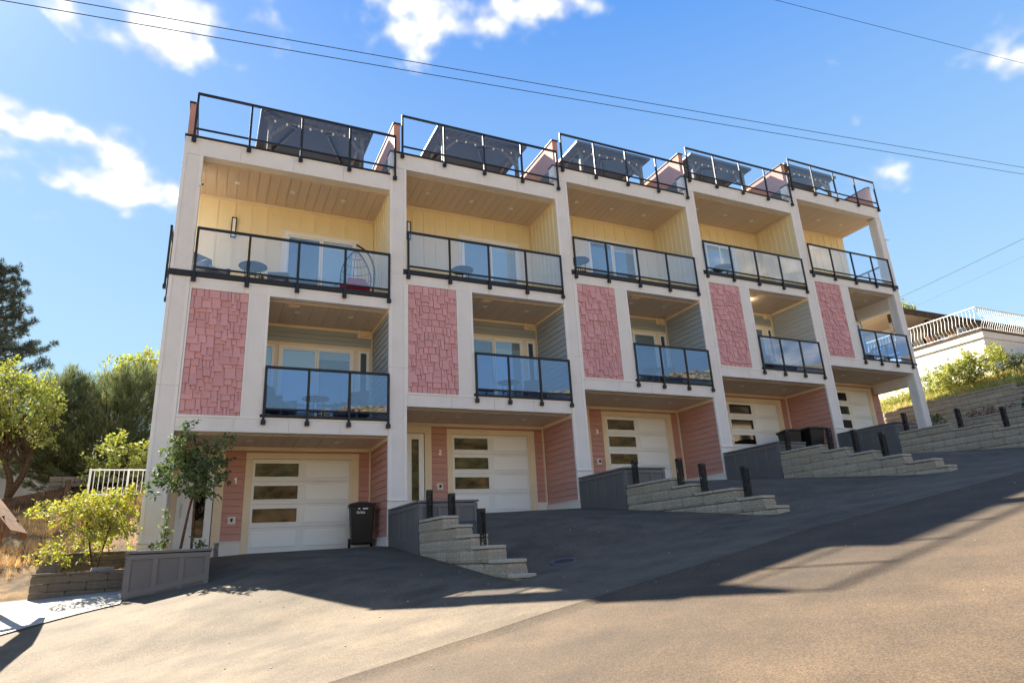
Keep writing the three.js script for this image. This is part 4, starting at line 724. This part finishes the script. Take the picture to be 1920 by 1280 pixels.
/* ---------------------------------------------------------- left-hand bank */
function bankY(x, z) { const a = -0.8 + 0.05 * x, b = 2.2 + 0.25 * Math.max(x, -14), t = clamp((1.66 - z) / 5.66); let y = lerp(a, b, t * (0.75 + 0.25 * t)); if (z < -4) y = 2.3 + 0.17 * Math.max(x, -16) + 0.05 * (-4 - z); return y + 0.16 * (fbm(x * 0.9, z * 0.9, 2) - 0.5) * sstep(1.7, 0.8, z); }
const dryColour = (x, z) => { const a = fbm(x * 1.3, z * 1.3, 3), b = fbm(x * 6, z * 6, 8, 3), k = 0.8 + 0.6 * (a - 0.5) + 0.7 * (b - 0.5), bare = sstep(0.5, 0.62, fbm(x * 0.8 + 5, z * 0.8, 7)); return [k * lerp(1, 0.9, bare), k * lerp(1, 0.86, bare), k * lerp(1, 0.95, bare)]; };
structure('grass_bank', sheet(-18, 0.02, 150, -4, 1.66, 70, bankY, dryColour), mat.dry);
structure('upper_terrace', sheet(-30, 0.02, 90, -42, -4.02, 90, bankY, dryColour), mat.dry);
/* pale concrete apron beside the lowest driveway */
structure('concrete_apron', sheet(-12, 0.05, 60, 1.56, x => 3.15 + 0.95 * clamp(-x / 1.6) + 0.1 * Math.max(0, -x - 1.6), 14, (x, z) => driveY(0, x, z) + 0.02), mat.concrete);
{ // dry grass, uncountable
  const r = rng(77), L = [];
  for (let k = 0; k < 2600; k++) { const x = -8.5 + 8.4 * r(), z = -3.8 + 5.4 * r(); if (x > -1.75 && z > -0.6) continue; if (fbm(x * 1.1, z * 1.1, 4) < 0.44 + 0.1 * r()) continue; const y = bankY(x, z) - 0.02, t = shade(r, 0.25, 0.2); for (let j = 0; j < 16; j++) { const d = rdir(r, 0.9).add(V(0, 0.7, 0)).normalize(), h = 0.1 + 0.17 * r(); L.push([V(x + 0.07 * gauss(r), y, z + 0.07 * gauss(r)), d, rdir(r), h, 0.008, t]); } }
  const m = M('dry_grass', leafGeometry(L), leafMat([0.62, 0.46, 0.2], 0.3), scene); m.userData = { label: 'sun-dried yellow grass covering the bank beside the block planter', category: 'grass', kind: 'stuff' };
}
/* block wall in front of the low bed, the bed's inner wall and side edging */
function lowWall(x0, x1, yTop, n, z, d, label, mats, soil) {
  const w = thing('block_bed_wall', label, 'retaining wall', 'brown block walls of the bed beside the lowest planter'), r = rng(Math.round(z * 31 + 7)), H = 0.155;
  for (let i = 0; i < n; i++) { let x = x0 + (i % 2 ? 0 : 0), first = true; while (x < x1 - 0.03) { let len = first && i % 2 ? 0.3 : 0.58 + 0.1 * r(); first = false; if (x1 - x - len < 0.25) len = x1 - x; const m = M('block', BLOCKS[Math.floor(r() * 5)], mats[Math.floor(r() * mats.length)], w); m.scale.set(len - 0.006, H - 0.004, d); m.position.set(x + len / 2, yTop - 0.045 - (i + 0.5) * H, z - d / 2 - i * -0.008); x += len; } }
  const q = Math.round((x1 - x0) / 0.5); for (let k = 0; k < q; k++) { const m = M('cap_stone', capGeo, mats[k % mats.length], w); const l = (x1 - x0) / q; m.scale.set(l - 0.008, 0.045, d + 0.02); m.position.set(x0 + (k + 0.5) * l, yTop - 0.022, z - d / 2); }
  return w;
}
lowWall(-1.64, 0.03, -0.29, 4, 1.62, 0.24, 'brown block wall fronting the low bed beside the lowest planter', mat.brownStone);
lowWall(-1.35, 0.03, 0.12, 4, 0.02, 0.22, 'brown block wall at the back of the low bed', mat.brownStone);
{ const e = thing('block_edging', 'row of small pale blocks edging the low bed against the dry bank', 'edging'); for (let k = 0; k < 6; k++) { const m = M('block', BLOCKS[k % 5], mat.brownStone[2], e); m.scale.set(0.3, 0.22, 0.24); m.position.set(-1.47, -0.31 + k * 0.068, 1.22 - k * 0.25); } }
structure('bed_soil', box(-1.46, 0.03, -0.9, -0.36, 0.03, 1.38), mat.soil);
{ const s = thing('loose_block', 'loose concrete block lying in the low bed under the lime shrub', 'block'); const m = M('block_body', BLOCKS[2], mat.concrete, s); m.scale.set(0.4, 0.14, 0.2); m.position.set(-0.5, -0.29, 1.15); m.rotation.y = 0.2; }
{ // lime shrub in the bed
  const t = thing('lime_shrub', 'lime-green shrub with spreading branches in the block bed', 'shrub'); t.position.set(-0.7, -0.37, 0.8);
  broadleaf(t, { seed: 15, r0: 0.025, stems: [[V(0, 0, 0), V(-0.12, 0.55, 0), V(-0.25, 1.1, 0)], [V(0.03, 0, 0), V(0.1, 0.5, -0.1), V(0.2, 1.1, -0.2)]], lobes: [[-0.85, 1.28, 0, 0.5, 0.22, 0.4], [-0.25, 1.35, 0, 0.55, 0.4, 0.45], [0.3, 1.45, -0.2, 0.45, 0.4, 0.4], [-0.05, 0.85, 0, 0.5, 0.45, 0.45], [-0.7, 0.5, 0.1, 0.4, 0.22, 0.35], [0.45, 0.95, -0.1, 0.3, 0.4, 0.3]], clumps: 260, perClump: 16, clumpSize: 0.15, leaf: 0.085, aspect: 0.5, mat: LM.lime, warm: 0.3, lowest: 0.9 });
  const b = thing('leafy_bush', 'bright green bush growing behind the white metal fence', 'bush'); b.position.set(-0.95, 1.75, -4.6);
  broadleaf(b, { seed: 17, r0: 0.03, trunk: 0.7, lobes: [[-0.2, 0.9, 0, 0.8, 0.9, 0.6], [0.5, 0.8, 0, 0.5, 0.75, 0.5], [-0.6, 0.4, 0, 0.4, 0.5, 0.4]], clumps: 130, perClump: 16, clumpSize: 0.2, leaf: 0.12, mat: LM.bright });
}
{ // white fence
  const f = thing('metal_fence', 'white metal fence with thin uprights beside the lowest townhouse', 'fence'), z = -3.2, x0 = -1.53, x1 = -0.03, y0 = 1.66, y1 = 2.36;
  M('rail', cbox(x0, x1, y1 - 0.04, y1, z - 0.02, z + 0.02, 0.005), mat.whiteMetal, f); M('rail', cbox(x0, x1, y0, y0 + 0.035, z - 0.018, z + 0.018, 0.005), mat.whiteMetal, f);
  for (let x = x0 + 0.1; x < x1; x += 0.115) M('baluster', cbox(x - 0.009, x + 0.009, y0 + 0.035, y1 - 0.041, z - 0.009, z + 0.009, 0.003), mat.whiteMetal, f);
  for (const x of [x0, (x0 + x1) / 2 + 0.15, x1]) M('post', cbox(x - 0.025, x + 0.025, y0 - 0.5, y1 + 0.01, z - 0.026, z + 0.026, 0.005), mat.whiteMetal, f);
}
{ // timber wall across the bank
  const w = thing('timber_wall', 'weathered timber retaining wall across the dry bank', 'retaining wall'), r = rng(4);
  for (let i = 0; i < 5; i++) { let x = -9; while (x < -2.05) { const l = Math.min(1.6 + r(), -2.02 - x), a = 2.12 + 0.22 * x, b = 2.12 + 0.22 * (x + l); M('board', beam([x, a - 0.16 + i * 0.105, -4 + 0.01 * r()], [x + l - 0.02, b - 0.16 + i * 0.105, -4 + 0.01 * r()], 0.12, 0.1), mat.timber[Math.floor(r() * 3)], w); x += l; } }
  for (const x of [-2.1, -4.0, -6.2]) M('post', cbox(x - 0.06, x + 0.06, 1.4 + 0.22 * x, 2.62 + 0.22 * x, -3.92, -3.8, 0.008), mat.timber[2], w);
  const s = thing('stacked_block_wall', 'dark brown block pier at the end of the timber wall', 'wall'); for (let i = 0; i < 8; i++) for (let k = 0; k < 3; k++) { const m = M('block', BLOCKS[(i + k) % 5], mat.brownStone[(i * k) % 2], s); m.scale.set(0.4, 0.15, 0.3); m.position.set(-2.5 + k * 0.3, 1.15 + i * 0.155, -4.6); m.scale.x = 0.29; }
}
{ // little gabled shelter whose eave reaches into view
  const s = thing('timber_shelter', 'small cedar shelter with a sloping roof over the dry bank', 'shelter'), z0 = 2.0, z1 = 3.4, ex = -1.75, ey = 0.36, rx = -2.75, ry = 1.62;
  for (const sg of [1, -1]) { const X = sg > 0 ? ex : 2 * rx - ex; for (let k = 0; k < 6; k++) { const a = k / 6, b = (k + 1) / 6 - 0.012; const len = Math.hypot(X - rx, ey - ry), g = new THREE.BoxGeometry(len / 6 - 0.006, 0.03, z1 - z0); g.rotateZ(Math.atan2(ey - ry, X - rx)); g.translate(lerp(rx, X, (k + 0.5) / 6), lerp(ry, ey, (k + 0.5) / 6) + 0.09, (z0 + z1) / 2); M('roof_board', metreUV(g), mat.cedar, s); } for (const z of [z0 + 0.05, z1 - 0.05]) M('rafter', beam([rx, ry, z], [X, ey, z], 0.06, 0.1), mat.cedar, s); }
  for (const x of [-2.15, -3.35]) for (const z of [z0 + 0.15, z1 - 0.15]) M('post', cbox(x - 0.05, x + 0.05, -1.3, 0.8, z - 0.05, z + 0.05, 0.006), mat.cedar, s);
  for (const z of [z0 + 0.15, z1 - 0.15]) M('tie_beam', cbox(-3.6, -1.9, 0.62, 0.72, z - 0.1, z - 0.051, 0.006), mat.cedar, s);
}
/* trees on the upper terrace */
{
  const t = thing('tamarisk', 'large feathery dark green bush against the side of the lowest townhouse', 'bush'); t.position.set(-2.3, 2.15, -8.2);
  feathery(t, { seed: 21, lobes: [[-0.5, 2.0, 0, 1.25, 1.5, 1.2], [0.7, 2.4, 0, 1.1, 1.6, 1.1], [0.2, 1.2, 0.3, 1.5, 1.2, 1.0], [-0.9, 2.9, -0.2, 0.7, 0.9, 0.8], [1.0, 1.2, 0, 0.9, 1.2, 0.9], [1.3, 3.2, -0.2, 0.6, 0.9, 0.7], [-1.3, 1.2, 0.2, 0.9, 1.1, 0.8], [0.2, 0.6, 0.5, 1.7, 0.8, 0.9]], sprays: 2100, per: 44, len: 0.55, leaf: 0.2, mat: LM.tamarisk });
  const p = thing('pine_tree', 'tall dark pine behind the bright fruit tree', 'tree'); p.position.set(-8.0, 1.3, -17); pine(p, { seed: 31, h: 12, from: 2.5, step: 0.42, spread: 3.3, mat: LM.pine });
  const f = thing('fruit_tree', 'bright green fruit tree with a forked brown trunk above the timber wall', 'tree'); f.position.set(-3.85, 1.75, -6);
  broadleaf(f, { seed: 41, r0: 0.11, stems: [[V(0, 0, 0), V(-0.05, 0.7, 0), V(-0.45, 1.6, 0)], [V(0, 0.2, 0), V(0.25, 0.8, 0), V(0.35, 1.5, 0)]], lobes: [[-1.3, 2.9, 0, 0.6, 0.75, 0.8], [-0.5, 3.3, 0.2, 0.55, 0.6, 0.7], [0.2, 3.3, -0.2, 0.5, 0.55, 0.7], [0.65, 2.75, 0.1, 0.4, 0.6, 0.6], [-0.2, 2.5, 0.2, 0.55, 0.6, 0.7], [-1.0, 2.0, 0.2, 0.6, 0.5, 0.6], [0.55, 1.9, 0.2, 0.4, 0.4, 0.5], [-0.4, 3.9, 0, 0.4, 0.35, 0.5], [-1.6, 1.6, 0.3, 0.5, 0.45, 0.5], [-0.75, 0.75, 0.6, 0.6, 0.2, 0.4]], clumps: 340, perClump: 22, clumpSize: 0.24, leaf: 0.1, mat: LM.bright, lowest: 2.2 });
  const g = thing('yellow_tree', 'yellow-green treetop rising behind the feathery bush', 'tree'); g.position.set(-2.2, 2.4, -17);
  broadleaf(g, { seed: 51, r0: 0.12, trunk: 4, lobes: [[0, 6.0, 0, 1.3, 1.7, 1.2], [1.0, 6.2, 0, 1.0, 1.3, 1.0], [-1.0, 5.2, 0, 0.9, 1.2, 0.9]], clumps: 140, perClump: 26, clumpSize: 0.32, leaf: 0.16, mat: LM.lime });
  const h = thing('neighbour_house', 'grey stucco house half hidden behind the fruit tree', 'house'); h.position.set(-7, 1.0, -15.5);
  M('wall', box(-6, 3.6, 0, 4.2, -6, 0), mat.stuccoGrey, h); M('roof', new THREE.ConeGeometry(7.6, 1.9, 4, 1).rotateY(Math.PI / 4).scale(1, 1, 0.75).translate(-1.2, 5.2, -3), mat.timber[2], h);
  for (let k = 0; k < 9; k++) M('siding_board', cbox(-6, 0.5, 0.3 + k * 0.2, 0.49 + k * 0.2, 0.001, 0.03, 0.005), mat.whiteMetal, h);
}

/* --------------------------------------------------------- right-hand side */
function rightY(x, z) { const t = sstep(33.04, 33.34, x); let y = lerp(3.62, 5.35, t) + clamp(x - 33.3, 0, 8) * 0.42; y += 0.05 * Math.min(0, -z) * 0 + 0.14 * (fbm(x * 0.8, z * 0.8, 5) - 0.5); return lerp(y, Math.min(y, roadY(x, 8.2) + 0.1), sstep(3.5, 8.4, z)); }
structure('grass_bank', sheet(30.3, 75, 300, -30, 8.4, 90, rightY, dryColour), mat.dry);
blockWall(33, [[5.52, -3.4, -0.4], [5.5, -0.4, 2.0], [5.28, 2.0, 4.0]], 9, z => 3.4, 'tall grey block wall on the upper tier below the sunlit bush', mat.stone, mat.capStone, null, 0.4, -6);
{ // white garage with a balustraded terrace
  const n = thing('terrace_building', 'white rendered building with a balustraded roof terrace up the hill', 'building'); n.position.set(36.5, 0.58, -0.38);
  M('wall', box(0, 16, 4.5, 8.12, -12, 0), mat.stuccoWhite, n); M('parapet_band', cbox(-0.06, 16, 8.121, 8.47, -12, 0.06, 0.01), mat.stuccoWhite, n); M('terrace_edge', cbox(-0.1, 16, 8.471, 8.54, -12, 0.1, 0.01), mat.timber[2], n);
  M('recess_lintel', cbox(1.2, 5, 7.25, 7.36, 0.001, 0.05, 0.006), mat.cream, n); M('recess_panel', box(1.2, 5, 5.4, 7.249, 0.001, 0.02), mat.stuccoWhite, n);
  const b = thing('terrace_balustrade', 'white metal balustrade with bellied bars around the roof terrace', 'balustrade'); b.position.set(36.5, 9.12, -0.38); b.scale.y = 1.14;
  const prof = (k, sx, sz) => [[k[0], 0.1, k[1]], [k[0] + sx * 0.02, 0.22, k[1] + sz * 0.02], [k[0] + sx * 0.13, 0.38, k[1] + sz * 0.13], [k[0] + sx * 0.08, 0.58, k[1] + sz * 0.08], [k[0], 0.8, k[1]], [k[0], 1.04, k[1]]];
  const g1 = tube(prof([0, 0], -1, 0), 0.013, 12, 5), g2 = tube(prof([0, 0], 0, 1), 0.013, 12, 5);
  for (let z = -0.1; z > -9; z -= 0.19) M('baluster', g1, mat.whiteMetal, b).position.set(0, 0, z);
  for (let x = 0.1; x < 8; x += 0.19) M('baluster', g2, mat.whiteMetal, b).position.set(x, 0, 0);
  M('handrail', cbox(-0.03, 0.03, 1.04, 1.09, -9, -0.031, 0.008), mat.whiteMetal, b); M('handrail', cbox(-0.03, 8, 1.04, 1.09, -0.03, 0.03, 0.008), mat.whiteMetal, b); M('bottom_rail', cbox(-0.02, 0.02, 0.07, 0.1, -9, -0.021, 0.005), mat.whiteMetal, b); M('bottom_rail', cbox(-0.02, 8, 0.07, 0.1, -0.02, 0.02, 0.005), mat.whiteMetal, b);
  const h = thing('hillside_house', 'brown-beamed house with a flat overhanging roof behind the balustrade', 'house'); h.position.set(38, 9.12, -5.5);
  M('wall', box(1.5, 15, 0, 2.6, -8, -1.5), mat.stuccoWhite, h); M('roof', cbox(-1.2, 16, 2.7, 2.95, -9, 0.6, 0.02), mat.timber[2], h); M('roof_soffit', box(-1.15, 15.9, 2.64, 2.695, -8.9, 0.55), mat.cream, h); M('fascia', cbox(-1.25, 16, 2.6, 2.98, 0.601, 0.66, 0.01), mat.timber[2], h);
  for (const x of [-0.8, 2.6, 6, 9.4]) M('post', cbox(x - 0.1, x + 0.1, 0, 2.63, 0.1, 0.3, 0.01), mat.timber[1], h); for (const x of [0.5, 3.4, 6.6]) { M('dark_window', box(x + 1.2, x + 3, 0.3, 2.2, -1.499, -1.46), darkGlass, h); }
  const ob = thing('terrace_clutter', 'pile of boxes and cushions heaped behind the terrace balustrade', 'boxes'); const r = rng(6); for (let k = 0; k < 12; k++) { const g = new RoundedBoxGeometry(0.5 + r() * 0.5, 0.3 + r() * 0.5, 0.4, 2, 0.05); const m = M('bundle', metreUV(g), [mat.cushion, mat.cedar, mat.timber[0], mat.whiteMetal, mat.binLid][k % 5], ob); m.position.set(37.1 + (k % 6) * 0.75, 9.4 + 0.1 * r(), -1.4 - 1.1 * r() - (k > 5 ? 1.5 : 0)); m.rotation.y = r(); }
}
const bush = (name, x, z, label, o, dy = 0) => { const t = thing(name, label, 'bush'); t.position.set(x, rightY(x, z) + dy - 0.05, z); broadleaf(t, o); return t; };
bush('sunlit_bush', 34.8, -0.6, 'sunlit yellow-green bush in front of the white terrace building', { seed: 61, r0: 0.03, trunk: 0.6, lobes: [[0, 0.95, 0, 0.75, 0.7, 0.8], [0.2, 1.1, 1.2, 0.6, 0.7, 0.7], [-0.1, 0.8, -1.1, 0.6, 0.6, 0.6], [0.1, 1.6, 0.2, 0.35, 0.5, 0.4]], clumps: 300, perClump: 22, clumpSize: 0.22, leaf: 0.1, mat: LM.lime });
bush('sunlit_bush', 35, -4.2, 'low sunlit shrub behind the corner column near the white wall', { seed: 62, r0: 0.02, trunk: 0.4, lobes: [[0, 0.5, 0, 0.6, 0.45, 0.7], [0, 0.45, -1.2, 0.5, 0.4, 0.6]], clumps: 70, perClump: 14, clumpSize: 0.18, leaf: 0.09, mat: LM.lime });
bush('rust_shrub', 31.0, 1.6, 'rust-tinged flowering shrub beside the corner column', { seed: 63, r0: 0.02, trunk: 0.3, lobes: [[0, 0.5, 0, 0.45, 0.35, 0.6], [0, 0.4, 0.9, 0.4, 0.35, 0.5]], clumps: 70, perClump: 14, clumpSize: 0.14, leaf: 0.08, mat: LM.rust });
bush('dark_shrub', 31.0, 3.5, 'dark leafy shrub in the middle of the walled tier', { seed: 64, r0: 0.02, trunk: 0.3, lobes: [[0, 0.55, 0, 0.4, 0.5, 0.45]], clumps: 45, perClump: 14, clumpSize: 0.15, leaf: 0.1, mat: LM.shrub });
bush('dark_shrub', 31.0, 4.8, 'green leafy shrub next to the last bollard on the walled tier', { seed: 65, r0: 0.02, trunk: 0.3, lobes: [[0, 0.5, 0, 0.4, 0.42, 0.5]], clumps: 45, perClump: 14, clumpSize: 0.15, leaf: 0.09, mat: LM.shrub });
bush('dark_shrub', 31.0, -0.8, 'dark shrub seen through the open garage side of the highest townhouse', { seed: 66, r0: 0.02, trunk: 0.3, lobes: [[0, 0.5, 0, 0.45, 0.45, 0.8], [0, 0.4, -1.4, 0.4, 0.4, 0.7]], clumps: 80, perClump: 14, clumpSize: 0.16, leaf: 0.09, mat: LM.shrub });
bush('green_shrub', 35.2, 2.4, 'grey-green shrub at the foot of the white building', { seed: 67, r0: 0.02, trunk: 0.3, lobes: [[0, 0.6, 0, 0.6, 0.6, 0.9], [0.3, 0.7, -1.2, 0.5, 0.5, 0.6]], clumps: 100, perClump: 16, clumpSize: 0.18, leaf: 0.1, mat: LM.shrub });
{ // grass and ground cover on the right bank, uncountable
  const r = rng(88), L = [];
  for (let k = 0; k < 1500; k++) { const x = 33.4 + 3.2 * r(), z = -7 + 12 * r(), y = rightY(x, z) - 0.02, t = r() < 0.5 ? shade(r, 0.25, 0.2) : [0.5, 0.8, 0.3]; for (let j = 0; j < 18; j++) { const d = rdir(r, 0.9).add(V(0, 0.5, 0)).normalize(); L.push([V(x + 0.12 * gauss(r), y, z + 0.12 * gauss(r)), d, rdir(r), 0.14 + 0.24 * r(), 0.016, t]); } }
  const m = M('bank_grass', leafGeometry(L), leafMat([0.55, 0.45, 0.17], 0.3), scene); m.userData = { label: 'dry and green grass on the bank below the white terrace building', category: 'grass', kind: 'stuff' };
}
bush('sunlit_bush', 35.3, -2.3, 'spreading sunlit bush against the sunlit white wall', { seed: 68, r0: 0.03, trunk: 0.5, lobes: [[0, 0.8, 0, 0.7, 0.65, 0.9], [0.1, 1.2, 0.6, 0.4, 0.5, 0.5], [0, 0.6, -1, 0.5, 0.5, 0.6]], clumps: 150, perClump: 18, clumpSize: 0.2, leaf: 0.1, mat: LM.bright });
{ const t = thing('roofline_tree', 'green treetop showing above the hillside house roof', 'tree'); t.position.set(46, 9.4, -11); broadleaf(t, { seed: 71, r0: 0.12, trunk: 3.5, lobes: [[0, 5.3, 0, 1.8, 1.3, 1.4], [1.6, 5.0, 0, 1.3, 1.1, 1.2], [-1.4, 4.9, 0, 1.1, 0.9, 1]], clumps: 160, perClump: 26, clumpSize: 0.35, leaf: 0.18, mat: LM.bright }); }

/* ------------------------------------------------------ pole and overhead wires */
{
  const p = thing('utility_pole', 'wooden utility pole up the road carrying the overhead wires', 'pole'), b = roadY(36, 9.2); p.position.set(36, b, 9.2);
  M('pole_shaft', new THREE.CylinderGeometry(0.12, 0.16, 12.6, 14).translate(0, 6.1, 0), std([0.42, 0.34, 0.25], { map: woodMap, roughness: 0.9 }), p); M('cross_arm', cbox(-0.06, 0.06, 11.7, 11.84, -1.1, 1.1, 0.01), mat.timber[0], p);
  for (const z of [-1, -0.4, 0.4, 1]) M('insulator', new THREE.CylinderGeometry(0.04, 0.05, 0.16, 10).translate(0, 11.92, z), mat.whiteMetal, p);
  const span = (a, c, sag, r, label, group = 'overhead wires') => { const pts = []; for (let k = 0; k <= 30; k++) { const t = k / 30; pts.push(V(lerp(a[0], c[0], t), lerp(a[1], c[1], t) - 4 * sag * t * (1 - t), lerp(a[2], c[2], t))); } tag(M(numbered('overhead_wire'), tube(pts, r, 90, 5), mat.wire, scene), label, 'wire', group); };
  span([-14, 5.72, 9], [36, 11.4, 9.05], 0.12, 0.0065, 'upper of the two long wires crossing above the roofs');
  span([-14, 5.58, 9], [36, 11.18, 9.0], 0.14, 0.0065, 'lower of the two long wires crossing above the roofs');
  span([-14, 8.5, 9.1], [36, 15.85, 9.2], 0.1, 0.0065, 'single high wire crossing the sky above the highest townhouse');
  span([36.1, 13.35, 9.1], [35.2, 11.7, -4.7], 0.1, 0.011, 'thick service cable dropping from the pole to the hillside house');
  span([36.1, 12.65, 9.1], [35.2, 10.9, -4.7], 0.16, 0.004, 'thin faint cable below the thick service cable');
}
{ // house across the road, mirrored in the fourth garage door
  const h = thing('opposite_house', 'cream house across the road with a shallow pitched roof', 'house'); h.position.set(58, 6, 38);
  M('wall', box(-6, 6, 0, 7.5, 0, 9), mat.cream, h); const s = new THREE.Shape(); s.moveTo(-7, 0); s.lineTo(7, 0); s.lineTo(0, 2.4); s.closePath(); const g = new THREE.ExtrudeGeometry(s, { depth: 10, bevelEnabled: false }); g.translate(0, 7.5, -0.5); M('roof', metreUV(g), mat.timber[2], h);
  for (const x of [-4.4, -0.9, 2.6]) for (const y of [1.2, 4.6]) { const w = part('window', h); M('pane', box(x, x + 1.8, y, y + 1.5, -0.03, -0.001), darkGlass, w); M('sill', box(x - 0.1, x + 1.9, y - 0.1, y - 0.001, -0.12, -0.001), mat.whiteMetal, w); }
}
/* ------------------------------------------------------------- road details */
{
  const y = driveY(1, 7.08, 7.24), c = thing('drain_cover', 'sunken dark drain cover in the asphalt below the second driveway', 'drain cover'); c.position.set(7.08, y + 0.008, 7.24); c.quaternion.setFromUnitVectors(V(0, 1, 0), V(-(driveY(1, 7.28, 7.24) - driveY(1, 6.88, 7.24)) / 0.4, 1, -(driveY(1, 7.08, 7.44) - driveY(1, 7.08, 7.04)) / 0.4).normalize());
  M('rim', new THREE.TorusGeometry(0.21, 0.022, 6, 30).rotateX(Math.PI / 2), mat.darkMetal, c); M('lid', new THREE.CylinderGeometry(0.19, 0.19, 0.012, 30), mat.bin, c);
  const r = rng(123), L = [], pg = new THREE.IcosahedronGeometry(1, 0), S = [];
  for (let k = 0; k < 110; k++) { const x = -1 + 16 * r(), z = 5 + 10.5 * r(), s = 0.006 + 0.013 * r() * r(); const u = clamp(Math.floor(x / 6), 0, 4), yy = z > edgeZ(x) ? roadY(x, z) - 0.02 : driveY(u, x, z); const g = pg.clone(); g.scale(s, s * 0.6, s * 1.2); g.rotateY(r() * 6); g.translate(x, yy + s * 0.3 + 0.003, z); S.push(g); }
  const m = M('road_grit', merge(S), mat.capStone, scene); m.userData = { label: 'loose pale grit scattered over the asphalt', category: 'grit', kind: 'stuff' };
}
{ // scrub on the slope across the road
  const r = rng(321), g = new THREE.IcosahedronGeometry(1, 1), p = g.attributes.position; for (let i = 0; i < p.count; i++) { const k = 0.75 + 0.5 * noise(p.getX(i) * 3 + 5, p.getY(i) * 3, p.getZ(i) * 3); p.setXYZ(i, p.getX(i) * k, p.getY(i) * k * 0.8, p.getZ(i) * k); } g.computeVertexNormals();
  const N = 9000, m = new THREE.InstancedMesh(g, std([0.13, 0.12, 0.06], { roughness: 1 }), N), q = new THREE.Matrix4(), c = new THREE.Color();
  for (let k = 0; k < N; k++) { const x = -60 + 240 * r(), z = 42 + 110 * r(), s = 0.3 + 1.1 * r() * r(); q.makeRotationY(r() * 6); q.scale(V(s * 1.3, s, s * 1.3)); q.setPosition(x, landY(x, z) + 0.2 * s, z); m.setMatrixAt(k, q); const b = 0.6 + 0.9 * r(); m.setColorAt(k, c.setRGB(b * (0.8 + 0.7 * r()), b, b * 0.9)); }
  m.name = 'hillside_scrub'; m.userData = { label: 'dark scrub dotted over the dry slope across the road', category: 'scrub', kind: 'stuff' }; scene.add(m);
}
renderer.render(scene, camera);
